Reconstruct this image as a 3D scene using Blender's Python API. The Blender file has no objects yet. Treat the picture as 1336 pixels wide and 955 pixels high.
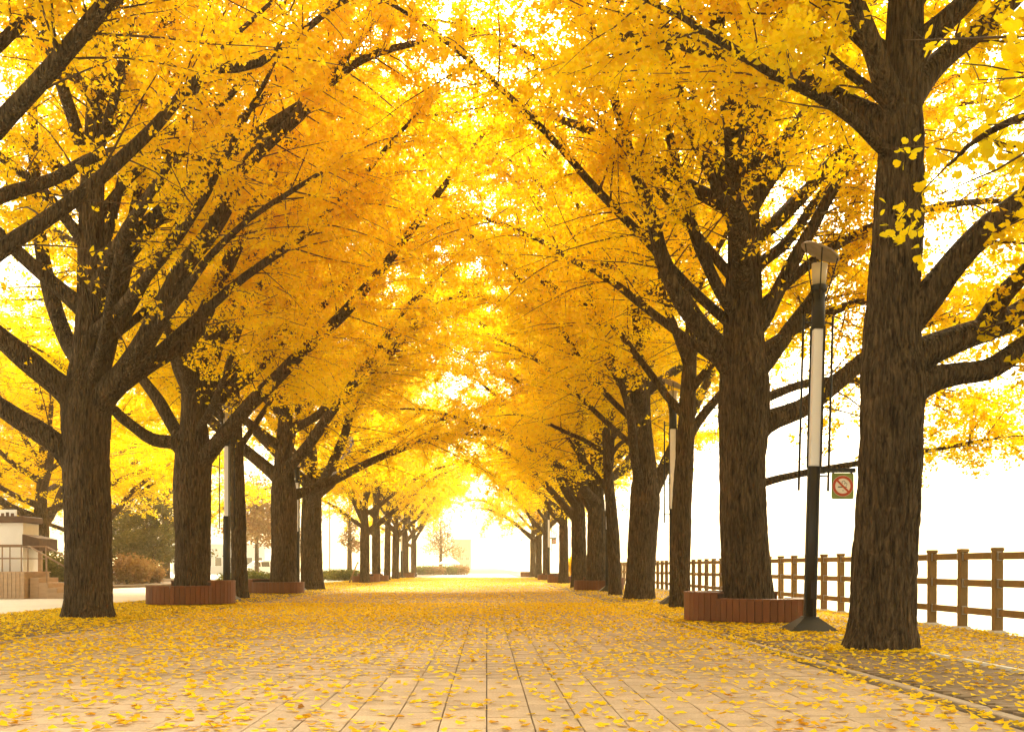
import bpy, math, random
import numpy as np

# ------------------------------------------------------------------ camera, sky, sun, exposure
scene = bpy.context.scene
col = scene.collection
F, CX, CY, EYE = 1500.0, 635.0, 740.0, 1.0        # focal length in photo pixels, vanishing point, eye height

cam_data = bpy.data.cameras.new('camera')
cam = bpy.data.objects.new('camera', cam_data); col.objects.link(cam)
cam.location = (0, 0, EYE); cam.rotation_euler = (math.radians(90), 0, 0)
cam_data.sensor_width = 36; cam_data.lens = 36 * F / 1336
cam_data.shift_x = (668 - CX) / 1336; cam_data.shift_y = (CY - 477.5) / 1336
cam_data.clip_start = 0.05; cam_data.clip_end = 8000
scene.camera = cam

SUN_EL, SUN_AZ = 42.0, 8.0                          # sun ahead of the camera, a little to the right
world = bpy.data.worlds.new('World'); scene.world = world; world.use_nodes = True
wn, wl = world.node_tree.nodes, world.node_tree.links
wn.clear()
sky = wn.new('ShaderNodeTexSky'); sky.sky_type = 'NISHITA'; sky.sun_disc = False
sky.sun_elevation = math.radians(SUN_EL); sky.sun_rotation = math.radians(SUN_AZ)
sky.air_density = 1.0; sky.dust_density = 6.0; sky.ozone_density = 0.3
hs = wn.new('ShaderNodeHueSaturation'); hs.inputs['Saturation'].default_value = 0.25
bg = wn.new('ShaderNodeBackground'); bg.inputs['Strength'].default_value = 0.15
wo = wn.new('ShaderNodeOutputWorld')
tint = wn.new('ShaderNodeVectorMath'); tint.operation = 'MULTIPLY'; tint.inputs[1].default_value = (1.0, .88, .62)   # warm autumn overcast
wl.new(sky.outputs[0], hs.inputs['Color']); wl.new(hs.outputs[0], tint.inputs[0]); wl.new(tint.outputs[0], bg.inputs['Color']); wl.new(bg.outputs[0], wo.inputs['Surface'])

sun_data = bpy.data.lights.new('sun', 'SUN'); sun_data.energy = 1.5; sun_data.angle = math.radians(14)
sun_data.color = (1.0, 0.90, 0.70)
sun = bpy.data.objects.new('sun', sun_data); col.objects.link(sun)
sun.rotation_euler = (math.radians(90 - SUN_EL), 0, math.radians(180 - SUN_AZ))
sun.location = (5, 40, 30)

scene.view_settings.view_transform = 'Standard'; scene.view_settings.look = 'None'
scene.view_settings.gamma = 1.0; scene.view_settings.use_curve_mapping = False
scene.view_settings.exposure = 2.05
cy = scene.cycles
cy.max_bounces = 9; cy.diffuse_bounces = 6; cy.glossy_bounces = 3; cy.transmission_bounces = 6
cy.transparent_max_bounces = 6; cy.volume_bounces = 1
cy.use_denoising = True; cy.caustics_reflective = False; cy.caustics_refractive = False
cy.use_adaptive_sampling = True; cy.adaptive_threshold = 0.015

rng = np.random.default_rng(11)
random.seed(5)

# ------------------------------------------------------------------ helpers
def W(px, py, d):
    return np.array([(px - CX) / F * d, d, EYE - (py - CY) / F * d])

def tag(o, label=None, cat=None, group=None, kind=None):
    if label: o['label'] = label
    if cat: o['category'] = cat
    if group: o['group'] = group
    if kind: o['kind'] = kind
    return o

def link(name, mesh, parent=None, loc=None, rot=None):
    o = bpy.data.objects.new(name, mesh); col.objects.link(o)
    if parent is not None: o.parent = parent
    if loc is not None: o.location = loc
    if rot is not None: o.rotation_euler = rot
    return o

def empty(name, loc=(0, 0, 0), rz=0.0):
    o = bpy.data.objects.new(name, None); col.objects.link(o)
    o.empty_display_size = 0.2
    o.location = loc; o.rotation_euler = (0, 0, rz)
    return o

def copy_tree(o, parent=None):
    c = o.copy(); col.objects.link(c); c.parent = parent
    for ch in o.children: copy_tree(ch, c)
    return c

def mesh_np(name, V, polys, mats, var=None, smooth=False, pmat=None):
    """V (n,3); polys list of int arrays (m,k)."""
    me = bpy.data.meshes.new(name)
    V = np.asarray(V, np.float32)
    me.vertices.add(len(V)); me.vertices.foreach_set('co', V.ravel())
    loops = np.concatenate([p.ravel() for p in polys]).astype(np.int32)
    tot = np.concatenate([np.full(len(p), p.shape[1], np.int32) for p in polys])
    start = np.concatenate([[0], np.cumsum(tot)[:-1]]).astype(np.int32)
    me.loops.add(len(loops)); me.loops.foreach_set('vertex_index', loops)
    me.polygons.add(len(tot)); me.polygons.foreach_set('loop_start', start)
    me.polygons.foreach_set('loop_total', tot)
    if smooth: me.polygons.foreach_set('use_smooth', np.ones(len(tot), bool))
    for m in (mats if isinstance(mats, (list, tuple)) else [mats]): me.materials.append(m)
    if pmat is not None: me.polygons.foreach_set('material_index', np.asarray(pmat, np.int32))
    if var is not None:
        a = me.attributes.new('var', 'FLOAT', 'POINT'); a.data.foreach_set('value', np.asarray(var, np.float32))
    me.update(calc_edges=True)
    return me

class MB:
    """collects boxes, tubes, lathes and prisms into one mesh"""
    def __init__(s): s.V, s.P, s.S = [], [], []
    def add(s, vs, fs, smooth=False):
        b = len(s.V); s.V += [tuple(v) for v in vs]
        for f in fs: s.P.append([i + b for i in f]); s.S.append(smooth)
        return s
    def box(s, x0, x1, y0, y1, z0, z1, bev=0.0):
        if bev <= 0:
            vs = [(x, y, z) for z in (z0, z1) for y in (y0, y1) for x in (x0, x1)]
            return s.add(vs, [(0, 2, 3, 1), (4, 5, 7, 6), (0, 1, 5, 4), (2, 6, 7, 3), (0, 4, 6, 2), (1, 3, 7, 5)])
        b = bev   # chamfered top edges and vertical edges
        def ring(i, z):
            X0, X1, Y0, Y1 = x0 + i, x1 - i, y0 + i, y1 - i
            c = b if i == 0 else 0
            if c: return [(X0 + c, Y0, z), (X1 - c, Y0, z), (X1, Y0 + c, z), (X1, Y1 - c, z), (X1 - c, Y1, z), (X0 + c, Y1, z), (X0, Y1 - c, z), (X0, Y0 + c, z)]
            k = b * .4
            return [(X0 + k, Y0, z), (X1 - k, Y0, z), (X1, Y0 + k, z), (X1, Y1 - k, z), (X1 - k, Y1, z), (X0 + k, Y1, z), (X0, Y1 - k, z), (X0, Y0 + k, z)]
        rs = [ring(b, z0), ring(0, z0 + b), ring(0, z1 - b), ring(b, z1)]
        vs = sum(rs, []); fs = [tuple(range(7, -1, -1)), tuple(range(24, 32))]
        for k in range(3):
            for i in range(8): fs.append((k * 8 + i, k * 8 + (i + 1) % 8, k * 8 + 8 + (i + 1) % 8, k * 8 + 8 + i))
        return s.add(vs, fs)
    def tube(s, pts, radii, n=8, smooth=True, cap=True):
        pts = [np.array(p, float) for p in pts]
        if not hasattr(radii, '__len__'): radii = [radii] * len(pts)
        vs = []
        for i, p in enumerate(pts):
            t = pts[min(i + 1, len(pts) - 1)] - pts[max(i - 1, 0)]; t /= (np.linalg.norm(t) + 1e-9)
            ref = np.array([1., 0, 0]) if abs(t[2]) > .8 else np.array([0, 0, 1.])
            u = np.cross(t, ref); u /= np.linalg.norm(u); v = np.cross(t, u)
            for k in range(n):
                a = 2 * math.pi * k / n + math.pi / n
                vs.append(p + radii[i] * (math.cos(a) * u + math.sin(a) * v))
        fs = []
        for i in range(len(pts) - 1):
            for k in range(n): fs.append((i * n + k, i * n + (k + 1) % n, (i + 1) * n + (k + 1) % n, (i + 1) * n + k))
        s.add(vs, fs, smooth)
        if cap:
            b = len(s.V) - len(vs)
            s.P.append([b + k for k in range(n - 1, -1, -1)]); s.S.append(False)
            e = b + (len(pts) - 1) * n
            s.P.append([e + k for k in range(n)]); s.S.append(False)
        return s
    def lathe(s, prof, n=24, smooth=True, c=(0, 0)):
        vs = [(c[0] + r * math.cos(2 * math.pi * k / n), c[1] + r * math.sin(2 * math.pi * k / n), z) for r, z in prof for k in range(n)]
        fs = [(i * n + k, i * n + (k + 1) % n, (i + 1) * n + (k + 1) % n, (i + 1) * n + k) for i in range(len(prof) - 1) for k in range(n)]
        return s.add(vs, fs, smooth)
    def mesh(s, name, mats, pmat=None):
        me = bpy.data.meshes.new(name); me.from_pydata(s.V, [], s.P)
        me.polygons.foreach_set('use_smooth', np.array(s.S, bool))
        for m in (mats if isinstance(mats, (list, tuple)) else [mats]): me.materials.append(m)
        if pmat is not None: me.polygons.foreach_set('material_index', np.asarray(pmat, np.int32))
        me.update(); return me
    def build(s, name, mats, parent=None, loc=None, rot=None): return link(name, s.mesh(name, mats), parent, loc, rot)

# ------------------------------------------------------------------ materials
MATS = {}
def mat(name, color, rough=0.7, noise=None, bump=None, metal=0.0, spec=0.3, objrand=0.0):
    """noise=(scale xyz, amount); bump=(scale xyz, strength, distance); objrand varies value per object"""
    m = bpy.data.materials.new(name); m.use_nodes = True
    n, l = m.node_tree.nodes, m.node_tree.links
    p = n['Principled BSDF']; p.inputs['Roughness'].default_value = rough; p.inputs['Metallic'].default_value = metal
    p.inputs['Specular IOR Level'].default_value = spec
    tc = n.new('ShaderNodeTexCoord')
    def nz(sc, detail=5):
        mp = n.new('ShaderNodeMapping'); mp.inputs['Scale'].default_value = sc
        l.new((n.new('ShaderNodeNewGeometry').outputs['Position'] if objrand else tc.outputs['Object']), mp.inputs['Vector'])
        t = n.new('ShaderNodeTexNoise'); t.inputs['Scale'].default_value = 1.0; t.inputs['Detail'].default_value = detail
        l.new(mp.outputs[0], t.inputs['Vector']); return t
    src = n.new('ShaderNodeRGB'); src.outputs[0].default_value = (*color, 1); out = src.outputs[0]
    def scale_by(fac_socket, lo, hi, out):
        mr = n.new('ShaderNodeMapRange'); mr.inputs['From Min'].default_value = 0.25; mr.inputs['From Max'].default_value = 0.75
        mr.inputs['To Min'].default_value = lo; mr.inputs['To Max'].default_value = hi
        l.new(fac_socket, mr.inputs['Value'])
        vm = n.new('ShaderNodeVectorMath'); vm.operation = 'SCALE'
        l.new(out, vm.inputs[0]); l.new(mr.outputs[0], vm.inputs['Scale']); return vm.outputs[0]
    if noise:
        for sc, amt in (noise if isinstance(noise[0][0], (tuple, list)) else [noise]):
            out = scale_by(nz(sc).outputs['Fac'], 1 - amt, 1 + amt, out)
    if objrand:
        oi = n.new('ShaderNodeObjectInfo')
        mr = n.new('ShaderNodeMapRange'); mr.inputs['To Min'].default_value = 1 - objrand; mr.inputs['To Max'].default_value = 1 + objrand
        l.new(oi.outputs['Random'], mr.inputs['Value'])
        vm = n.new('ShaderNodeVectorMath'); vm.operation = 'SCALE'; l.new(out, vm.inputs[0]); l.new(mr.outputs[0], vm.inputs['Scale']); out = vm.outputs[0]
    l.new(out, p.inputs['Base Color'])
    if bump:
        sc, st, dist = bump
        b = n.new('ShaderNodeBump'); b.inputs['Strength'].default_value = st; b.inputs['Distance'].default_value = dist
        l.new(nz(sc, 6).outputs['Fac'], b.inputs['Height']); l.new(b.outputs[0], p.inputs['Normal'])
    MATS[name] = m; return m

def leaf_mat(name, ramp, trans=0.5, gloss=0.006):
    m = bpy.data.materials.new(name); m.use_nodes = True
    n, l = m.node_tree.nodes, m.node_tree.links; n.clear()
    a = n.new('ShaderNodeAttribute'); a.attribute_name = 'var'
    cr = n.new('ShaderNodeValToRGB'); e = cr.color_ramp.elements
    e[0].position, e[0].color = ramp[0][0], (*ramp[0][1], 1); e[1].position, e[1].color = ramp[-1][0], (*ramp[-1][1], 1)
    for pos, c in ramp[1:-1]:
        k = e.new(pos); k.color = (*c, 1)
    l.new(a.outputs['Fac'], cr.inputs[0])
    d = n.new('ShaderNodeBsdfDiffuse'); t = n.new('ShaderNodeBsdfTranslucent'); g = n.new('ShaderNodeBsdfGlossy'); g.inputs['Roughness'].default_value = .45
    l.new(cr.outputs[0], d.inputs['Color']); l.new(cr.outputs[0], t.inputs['Color'])
    mx = n.new('ShaderNodeMixShader'); mx.inputs[0].default_value = trans; l.new(d.outputs[0], mx.inputs[1]); l.new(t.outputs[0], mx.inputs[2])
    m2 = n.new('ShaderNodeMixShader'); m2.inputs[0].default_value = gloss; l.new(mx.outputs[0], m2.inputs[1]); l.new(g.outputs[0], m2.inputs[2])
    o = n.new('ShaderNodeOutputMaterial'); l.new(m2.outputs[0], o.inputs[0]); return m

GINKGO = leaf_mat('ginkgo_leaf', [(0, (.90, .55, .002)), (.35, (.95, .70, .003)), (.7, (.96, .78, .005)), (1, (.82, .69, .012))], .62)
LITTER = leaf_mat('fallen_leaf', [(0, (.34, .15, .02)), (.12, (.70, .36, .012)), (.35, (.86, .56, .012)), (1, (.93, .70, .03))], .3)
GREENERY = leaf_mat('evergreen_leaf', [(0, (.07, .06, .02)), (.5, (.12, .11, .03)), (1, (.22, .19, .05))], .3)
RUSSET = leaf_mat('russet_leaf', [(0, (.22, .10, .04)), (.5, (.30, .17, .06)), (1, (.36, .26, .09))], .35)
HEDGE = leaf_mat('hedge_leaf', [(0, (.06, .08, .015)), (.5, (.13, .15, .03)), (1, (.3, .28, .05))], .3)

def bark_material(name, color):
    m = bpy.data.materials.new(name); m.use_nodes = True
    n, l = m.node_tree.nodes, m.node_tree.links
    p = n['Principled BSDF']; p.inputs['Roughness'].default_value = .9; p.inputs['Specular IOR Level'].default_value = .15
    tc = n.new('ShaderNodeTexCoord')
    def tex(scale, detail, rough=.55, dist=0.0):
        mp = n.new('ShaderNodeMapping'); mp.inputs['Scale'].default_value = scale; l.new(tc.outputs['Object'], mp.inputs['Vector'])
        t = n.new('ShaderNodeTexNoise'); t.inputs['Scale'].default_value = 1; t.inputs['Detail'].default_value = detail
        t.inputs['Roughness'].default_value = rough; t.inputs['Distortion'].default_value = dist
        l.new(mp.outputs[0], t.inputs['Vector']); return t
    big = tex((2, 2, .7), 3); streak = tex((27, 27, 3.4), 7, .66, .7); fine = tex((90, 90, 25), 4)
    cr = n.new('ShaderNodeValToRGB'); e = cr.color_ramp.elements
    e[0].position = .36; e[0].color = (color[0] * .38, color[1] * .36, color[2] * .33, 1)
    e[1].position = .62; e[1].color = (color[0] * 2.3, color[1] * 2.25, color[2] * 2.15, 1)
    l.new(streak.outputs['Fac'], cr.inputs[0])
    mr = n.new('ShaderNodeMapRange'); mr.inputs['From Min'].default_value = .3; mr.inputs['From Max'].default_value = .7
    mr.inputs['To Min'].default_value = .75; mr.inputs['To Max'].default_value = 1.25; l.new(big.outputs['Fac'], mr.inputs['Value'])
    vm = n.new('ShaderNodeVectorMath'); vm.operation = 'SCALE'; l.new(cr.outputs[0], vm.inputs[0]); l.new(mr.outputs[0], vm.inputs['Scale'])
    l.new(vm.outputs[0], p.inputs['Base Color'])
    mpv = n.new('ShaderNodeMapping'); mpv.inputs['Scale'].default_value = (15, 15, 2.7); l.new(tc.outputs['Object'], mpv.inputs['Vector'])
    wob = tex((9, 9, 3), 3); off = n.new('ShaderNodeVectorMath'); off.operation = 'MULTIPLY_ADD'; off.inputs[1].default_value = (1.1, 1.1, .8)
    l.new(wob.outputs['Color'], off.inputs[0]); l.new(mpv.outputs[0], off.inputs[2])
    vor = n.new('ShaderNodeTexVoronoi'); vor.feature = 'DISTANCE_TO_EDGE'; vor.inputs['Scale'].default_value = 1; l.new(off.outputs[0], vor.inputs['Vector'])
    pl = n.new('ShaderNodeMapRange'); pl.interpolation_type = 'SMOOTHSTEP'; pl.inputs['From Min'].default_value = .0; pl.inputs['From Max'].default_value = .30
    l.new(vor.outputs['Distance'], pl.inputs['Value'])
    a1 = n.new('ShaderNodeMath'); a1.operation = 'MULTIPLY_ADD'; a1.inputs[1].default_value = .45; l.new(streak.outputs['Fac'], a1.inputs[0]); l.new(pl.outputs[0], a1.inputs[2])
    ad = n.new('ShaderNodeMath'); ad.operation = 'MULTIPLY_ADD'; ad.inputs[1].default_value = .18
    l.new(fine.outputs['Fac'], ad.inputs[0]); l.new(a1.outputs[0], ad.inputs[2])
    b = n.new('ShaderNodeBump'); b.inputs['Strength'].default_value = 1.0; b.inputs['Distance'].default_value = .075
    l.new(ad.outputs[0], b.inputs['Height']); l.new(b.outputs[0], p.inputs['Normal'])
    return m
BARK = bark_material('bark', (.060, .040, .022))
TWIG = mat('twig_bark', (.09, .055, .028), .85)
PAVER = mat('paver', (.45, .335, .225), .85, noise=[((.7, .5, 1), .14), ((3, 3, 3), .12), ((55, 30, 20), .16)], bump=((90, 60, 60), .35, .006), objrand=.10)
SAND = mat('joint_sand', (.10, .075, .05), .95, noise=((20, 20, 20), .3))
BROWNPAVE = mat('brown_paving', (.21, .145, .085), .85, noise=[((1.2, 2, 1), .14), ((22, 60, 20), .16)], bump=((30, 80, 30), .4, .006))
KERB = mat('kerb_stone', (.37, .29, .21), .8, noise=[((4, 4, 4), .12), ((40, 40, 40), .12)], bump=((60, 60, 60), .3, .004), objrand=.08)
WHITESTONE = mat('white_edging', (.75, .72, .66), .7, noise=((12, 12, 12), .1))
CONCRETE = mat('pale_concrete', (.62, .59, .54), .9, noise=[((.3, .3, .3), .08), ((8, 8, 8), .08)])
SOIL = mat('soil', (.13, .09, .055), .95, noise=[((1, 1, 1), .2), ((12, 12, 12), .25)], bump=((14, 14, 14), .6, .03))
GRASS = mat('grassy_ground', (.16, .14, .05), .95, noise=[((.15, .15, .15), .2), ((6, 6, 6), .25)], bump=((10, 10, 10), .6, .05))
WOOD = mat('red_brown_wood', (.155, .050, .013), .6, noise=[((9, 9, 1.5), .16), ((70, 70, 4), .12)], bump=((80, 80, 4), .25, .003), objrand=.16)
FENCEWOOD = mat('fence_wood', (.25, .15, .05), .7, noise=[((5, 5, 2), .15), ((60, 60, 9), .12)], bump=((70, 70, 8), .25, .003), objrand=.08)
BLACKMETAL = mat('black_metal', (.012, .011, .010), .45, noise=((6, 6, 2), .2), spec=.35)
STEEL = mat('bracket_steel', (.45, .43, .40), .4, metal=.8)
ACRYLIC = mat('milky_acrylic', (.86, .86, .90), .3, spec=.5)
FROST = mat('frosted_glass', (.62, .53, .36), .35, noise=((10, 10, 2), .1), spec=.5)
CAPPAINT = mat('lamp_cap_paint', (.27, .22, .16), .5, noise=((9, 9, 9), .2))
WHITEPAINT = mat('white_paint', (.80, .79, .77), .35, spec=.5)
GLASSDARK = mat('dark_glass', (.05, .05, .055), .1, spec=.6)
RUBBER = mat('rubber', (.02, .02, .02), .8)
PLASTER = mat('white_plaster', (.88, .86, .83), .85, noise=((2, 2, 2), .05))
DECKWOOD = mat('deck_wood', (.44, .30, .19), .7, noise=((3, 3, 12), .15), objrand=.1)
AWNING = mat('awning_fabric', (.12, .07, .045), .8, noise=((8, 8, 8), .15))
PINKWALL = mat('pinkish_wall', (.45, .33, .27), .85, noise=((1, 1, 1), .06))
GREYWALL = mat('grey_wall', (.5, .5, .5), .85, noise=((1, 1, 1), .06))
STONE_PALE = mat('post_foot_concrete', (.62, .57, .50), .85, noise=((20, 20, 20), .15))

# ------------------------------------------------------------------ value noise for bark ridges
def vnoise(u, v, pu, seed):
    r = np.random.default_rng(seed); T = r.random((pu, 256))
    iu = np.floor(u).astype(int); iv = np.floor(v).astype(int); fu = u - iu; fv = v - iv
    fu = fu * fu * (3 - 2 * fu); fv = fv * fv * (3 - 2 * fv)
    g = lambda a, b: T[a % pu, b % 256]
    return (g(iu, iv) * (1 - fu) + g(iu + 1, iv) * fu) * (1 - fv) + (g(iu, iv + 1) * (1 - fu) + g(iu + 1, iv + 1) * fu) * fv

# ------------------------------------------------------------------ tree generator (vectorised)
def unit(a): return a / (np.linalg.norm(a, axis=-1, keepdims=True) + 1e-9)

def batch_tubes(P, R, S):
    N, K, _ = P.shape
    T = np.gradient(P, axis=1); T = unit(T)
    mt = np.abs(unit(T.mean(1))); ref = np.eye(3)[np.argmin(mt, axis=1)][:, None, :]
    U = unit(np.cross(T, np.broadcast_to(ref, T.shape))); Vv = np.cross(T, U)
    a = np.arange(S) * 2 * np.pi / S
    ring = U[:, :, None, :] * np.cos(a)[None, None, :, None] + Vv[:, :, None, :] * np.sin(a)[None, None, :, None]
    V = (P[:, :, None, :] + ring * R[:, :, None, None]).reshape(-1, 3)
    base = (np.arange(N) * K * S)[:, None, None]; k = (np.arange(K - 1) * S)[None, :, None]; s = np.arange(S)[None, None, :]; s2 = (s + 1) % S
    q = np.stack([base + k + s, base + k + s2, base + k + S + s2, base + k + S + s], -1).reshape(-1, 4)
    return V, q

def resample(pts, K):
    """Catmull-Rom through pts, K points evenly by length"""
    p = np.asarray(pts, float); p = np.vstack([2 * p[0] - p[1], p, 2 * p[-1] - p[-2]])
    out = []
    for i in range(1, len(p) - 2):
        for t in np.linspace(0, 1, 10, endpoint=False):
            a, b, c, d = p[i - 1], p[i], p[i + 1], p[i + 2]
            out.append(.5 * ((2 * b) + (-a + c) * t + (2 * a - 5 * b + 4 * c - d) * t ** 2 + (-a + 3 * b - 3 * c + d) * t ** 3))
    out.append(p[-2]); out = np.array(out)
    s = np.concatenate([[0], np.cumsum(np.linalg.norm(np.diff(out, axis=0), axis=1))])
    q = np.linspace(0, s[-1], K)
    return np.stack([np.interp(q, s, out[:, k]) for k in range(3)], 1), s[-1]

def auto_limb(r, z0, axis_xy, az, el, L, r0, curl=0.0):
    K = 9; p = np.array([axis_xy[0], axis_xy[1], z0]); pts = [p.copy()]
    for k in range(1, K):
        t = k / (K - 1)
        e = el + math.radians(14) * math.sin(t * 3.0) - math.radians(30) * t * t + curl * t + r.normal(0, .06)
        a = az + r.normal(0, .09) + .25 * math.sin(t * 4 + az * 3) * .5
        p = p + np.array([math.cos(a) * math.cos(e), math.sin(a) * math.cos(e), math.sin(e)]) * L / (K - 1)
        pts.append(p.copy())
    return dict(pts=pts, r0=r0, r1=max(.012, r0 * .16))

def leaf_geometry(C, D, size, r, rich):
    """C tuft points (n,3), D leaf directions (n,3): ginkgo fan on a short stalk"""
    n = len(C)
    up = r.normal(0, .75, (n, 3)) + np.array([0, 0, .8])
    side = unit(np.cross(D, up)); nrm = np.cross(side, D)
    s = size * r.uniform(.72, 1.18, n)[:, None]
    B = C + D * s * .55
    w = s * r.uniform(.5, .66, n)[:, None]; fold = s * r.uniform(-.05, .24, n)[:, None]
    if rich == 2:
        rim = lambda a, q, f: B + D * s * (q * math.cos(a)) + side * w * (1.75 * q * math.sin(a)) + nrm * fold * f
        pts = [B, rim(-.95, .62, 1.0), rim(-.72, .86, .9), rim(-.42, .95, .5), rim(-.14, .97, .15), rim(0, .80, 0), rim(.14, .97, .15), rim(.42, .95, .5), rim(.72, .86, .9), rim(.95, .62, 1.0)]
        V = np.stack(pts, 1).reshape(-1, 3); b = np.arange(n)[:, None] * 10
        polys = [np.concatenate([b + np.array([0, 5, 4, 3, 2, 1]), b + np.array([0, 9, 8, 7, 6, 5])])]; k = 10
    elif rich:
        pts = [B, B + D * s * .52 - side * w + nrm * fold, B + D * s * .9 - side * w * .52 + nrm * fold * .5, B + D * s * .80,
               B + D * s * .9 + side * w * .52 + nrm * fold * .5, B + D * s * .52 + side * w + nrm * fold]
        V = np.stack(pts, 1).reshape(-1, 3); b = np.arange(n)[:, None] * 6
        polys = [np.concatenate([b + np.array([0, 3, 2, 1]), b + np.array([0, 5, 4, 3])])]
        k = 6
    elif rich is None:                                    # distant trees: plain fan wedge
        pts = [B, B + D * s * .82 - side * w + nrm * fold * .6, B + D * s * .82 + side * w]
        V = np.stack(pts, 1).reshape(-1, 3); b = np.arange(n)[:, None] * 3
        polys = [b + np.array([0, 2, 1])]; k = 3
    else:
        pts = [B, B + D * s * .66 - side * w + nrm * fold, B + D * s * .9, B + D * s * .66 + side * w + nrm * fold]
        V = np.stack(pts, 1).reshape(-1, 3); b = np.arange(n)[:, None] * 4
        polys = [b + np.array([0, 3, 2, 1])]; k = 4
    return V, polys, k

def make_tree_meshes(name, seed, trunk, limbs, n_auto, target_leaves, auto_z=(2.9, 9.5), rich=False, size=.078,
                     hue=0.5, bark_res=(64, 120), auto_len=(6.2, 3.0), az_ok=None, sec_scale=1.0, lobes=True, min_z=2.6, sec_start=.12, path_side=None, prune=None, bare_k=1.0):
    """trunk: rows (z, x, y, radius) in tree space. returns dict of mesh data"""
    r = np.random.default_rng(seed)
    tr = np.array(trunk, float)
    # ---- trunk with furrowed bark
    nu, nv = bark_res
    z = np.linspace(tr[0, 0] - .12, tr[-1, 0], nv) if nv < 3 else np.concatenate([[tr[0, 0] - .12], np.linspace(tr[0, 0], min(6.5, tr[-1, 0] * .6), nv - 24), np.linspace(min(6.5, tr[-1, 0] * .6), tr[-1, 0], 24)[1:]])
    cxs = np.interp(z, tr[:, 0], tr[:, 1]); cys = np.interp(z, tr[:, 0], tr[:, 2]); rad = np.interp(z, tr[:, 0], tr[:, 3])
    k5 = np.ones(7) / 7
    for arr in (cxs, cys, rad):
        pad = np.pad(arr, 3, mode='edge'); arr[:] = np.convolve(pad, k5, 'valid')
    th = np.arange(nu) / nu * 2 * np.pi
    TH, Z = np.meshgrid(th, z); RAD = rad[:, None] * np.ones_like(TH)
    if lobes:
        zz = np.clip(Z - tr[0, 0], 0, None)
        RAD = RAD * (1 + .06 * np.exp(-zz / .18) + .09 * np.exp(-zz / .35) * np.cos(TH * 5 + seed) + .035 * np.cos(TH * 3 + seed * 2 + Z * .6) + .03 * np.cos(TH * 2 + seed + Z * 1.3))
        r0 = tr[0, 3]; pu = max(8, int(round(2 * np.pi * r0 / .085)))
        u = TH / (2 * np.pi) * pu
        warp = (vnoise(u * .5, Z * 3.2, max(4, pu // 2), seed + 1) - .5) * 2.2 if pu % 2 == 0 else (vnoise(u, Z * 3.0, pu, seed + 1) - .5) * 1.6
        n1 = vnoise(u + warp, Z * 1.8 + 40, pu, seed + 2)
        n2 = vnoise(2 * u + warp * 2.0, Z * 6.5 + 90, 2 * pu, seed + 3)
        ridge = np.abs(2 * n1 - 1) ** .55 * .62 + np.abs(2 * n2 - 1) ** .6 * .38
        RAD = RAD + (ridge - .65) * .045 * np.clip(RAD / .3, .15, 1.0)
    X = cxs[:, None] + RAD * np.cos(TH); Y = cys[:, None] + RAD * np.sin(TH)
    V = np.stack([X, Y, Z], -1).reshape(-1, 3)
    k = (np.arange(nv - 1) * nu)[:, None]; s = np.arange(nu)[None, :]; s2 = (s + 1) % nu
    q = np.stack([k + s, k + s2, k + nu + s2, k + nu + s], -1).reshape(-1, 4)
    out = dict(trunk=mesh_np(name + '_trunk', V, [q], BARK, smooth=True), limbs=[])
    # ---- limbs
    axis = lambda zz: (np.interp(zz, tr[:, 0], tr[:, 1]), np.interp(zz, tr[:, 0], tr[:, 2]), np.interp(zz, tr[:, 0], tr[:, 3]))
    limbs = list(limbs); az = r.uniform(0, 6.28)
    for i in range(n_auto):
        t = (i + r.uniform(.1, .9)) / n_auto
        z0 = auto_z[0] + (auto_z[1] - auto_z[0]) * t
        for _ in range(12):
            az += 2.39996 + r.normal(0, .25)
            if az_ok is None or az_ok(az % (2 * math.pi), t): break
        x, y, rr = axis(z0)
        L = (auto_len[0] + (auto_len[1] - auto_len[0]) * t) * r.uniform(.85, 1.15)
        el = math.radians(r.uniform(20, 42) + 16 * t)
        limbs.append(auto_limb(r, z0, (x, y), az, el, L, min(rr * .55, .035 + .0135 * L) * r.uniform(.85, 1.1)))
    if path_side is not None:
        for i in range(9):
            z0 = 4.4 + i * .82; x, y, rr = axis(z0)
            limbs.append(auto_limb(r, z0, (x, y), path_side + (-.85, .5, -.3, .8, 0.1, -.6, .35, -.15, .65)[i] + r.normal(0, .1), math.radians((32, 38, 42, 40, 47, 43, 38, 45, 40)[i]), 10.2 - .3 * i, min(rr * .4, .085)))
    K = 30; LP, LR, LL = [], [], []
    for lb in limbs:
        p, L = resample(lb['pts'], K)
        p = p + np.cumsum(r.normal(0, .010, (K, 3)), axis=0) * np.linspace(0, 1, K)[:, None]
        t = np.linspace(0, 1, K); rr = lb['r0'] * (1 - t) ** .8 + lb['r1']
        rr = rr * (1 + .45 * np.exp(-t * L / (lb['r0'] * 2.2))) * (1 + .05 * np.sin(t * 23 + seed) * r.uniform(.3, 1))
        LP.append(p); LR.append(rr); LL.append(L)
    LP = np.array(LP); LR = np.array(LR); LL = np.array(LL)
    for i in range(len(limbs)):
        S = 14 if limbs[i]['r0'] > .09 else 9
        Vl, ql = batch_tubes(LP[i:i + 1], LR[i:i + 1], S)
        out['limbs'].append(mesh_np(name + '_limb', Vl, [ql], BARK, smooth=True))
    # ---- side branches off limbs and leader
    st, dr, ln, rb = [], [], [], []
    lead_z = np.linspace(max(auto_z[0] + 1, tr[-1, 0] * .4), tr[-1, 0], K)
    lead = np.stack([np.interp(lead_z, tr[:, 0], tr[:, 1]), np.interp(lead_z, tr[:, 0], tr[:, 2]), lead_z], 1)
    allP = list(LP) + [lead]; allL = list(LL) + [lead_z[-1] - lead_z[0]]; allR = list(LR) + [np.interp(lead_z, tr[:, 0], tr[:, 3])]
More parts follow.
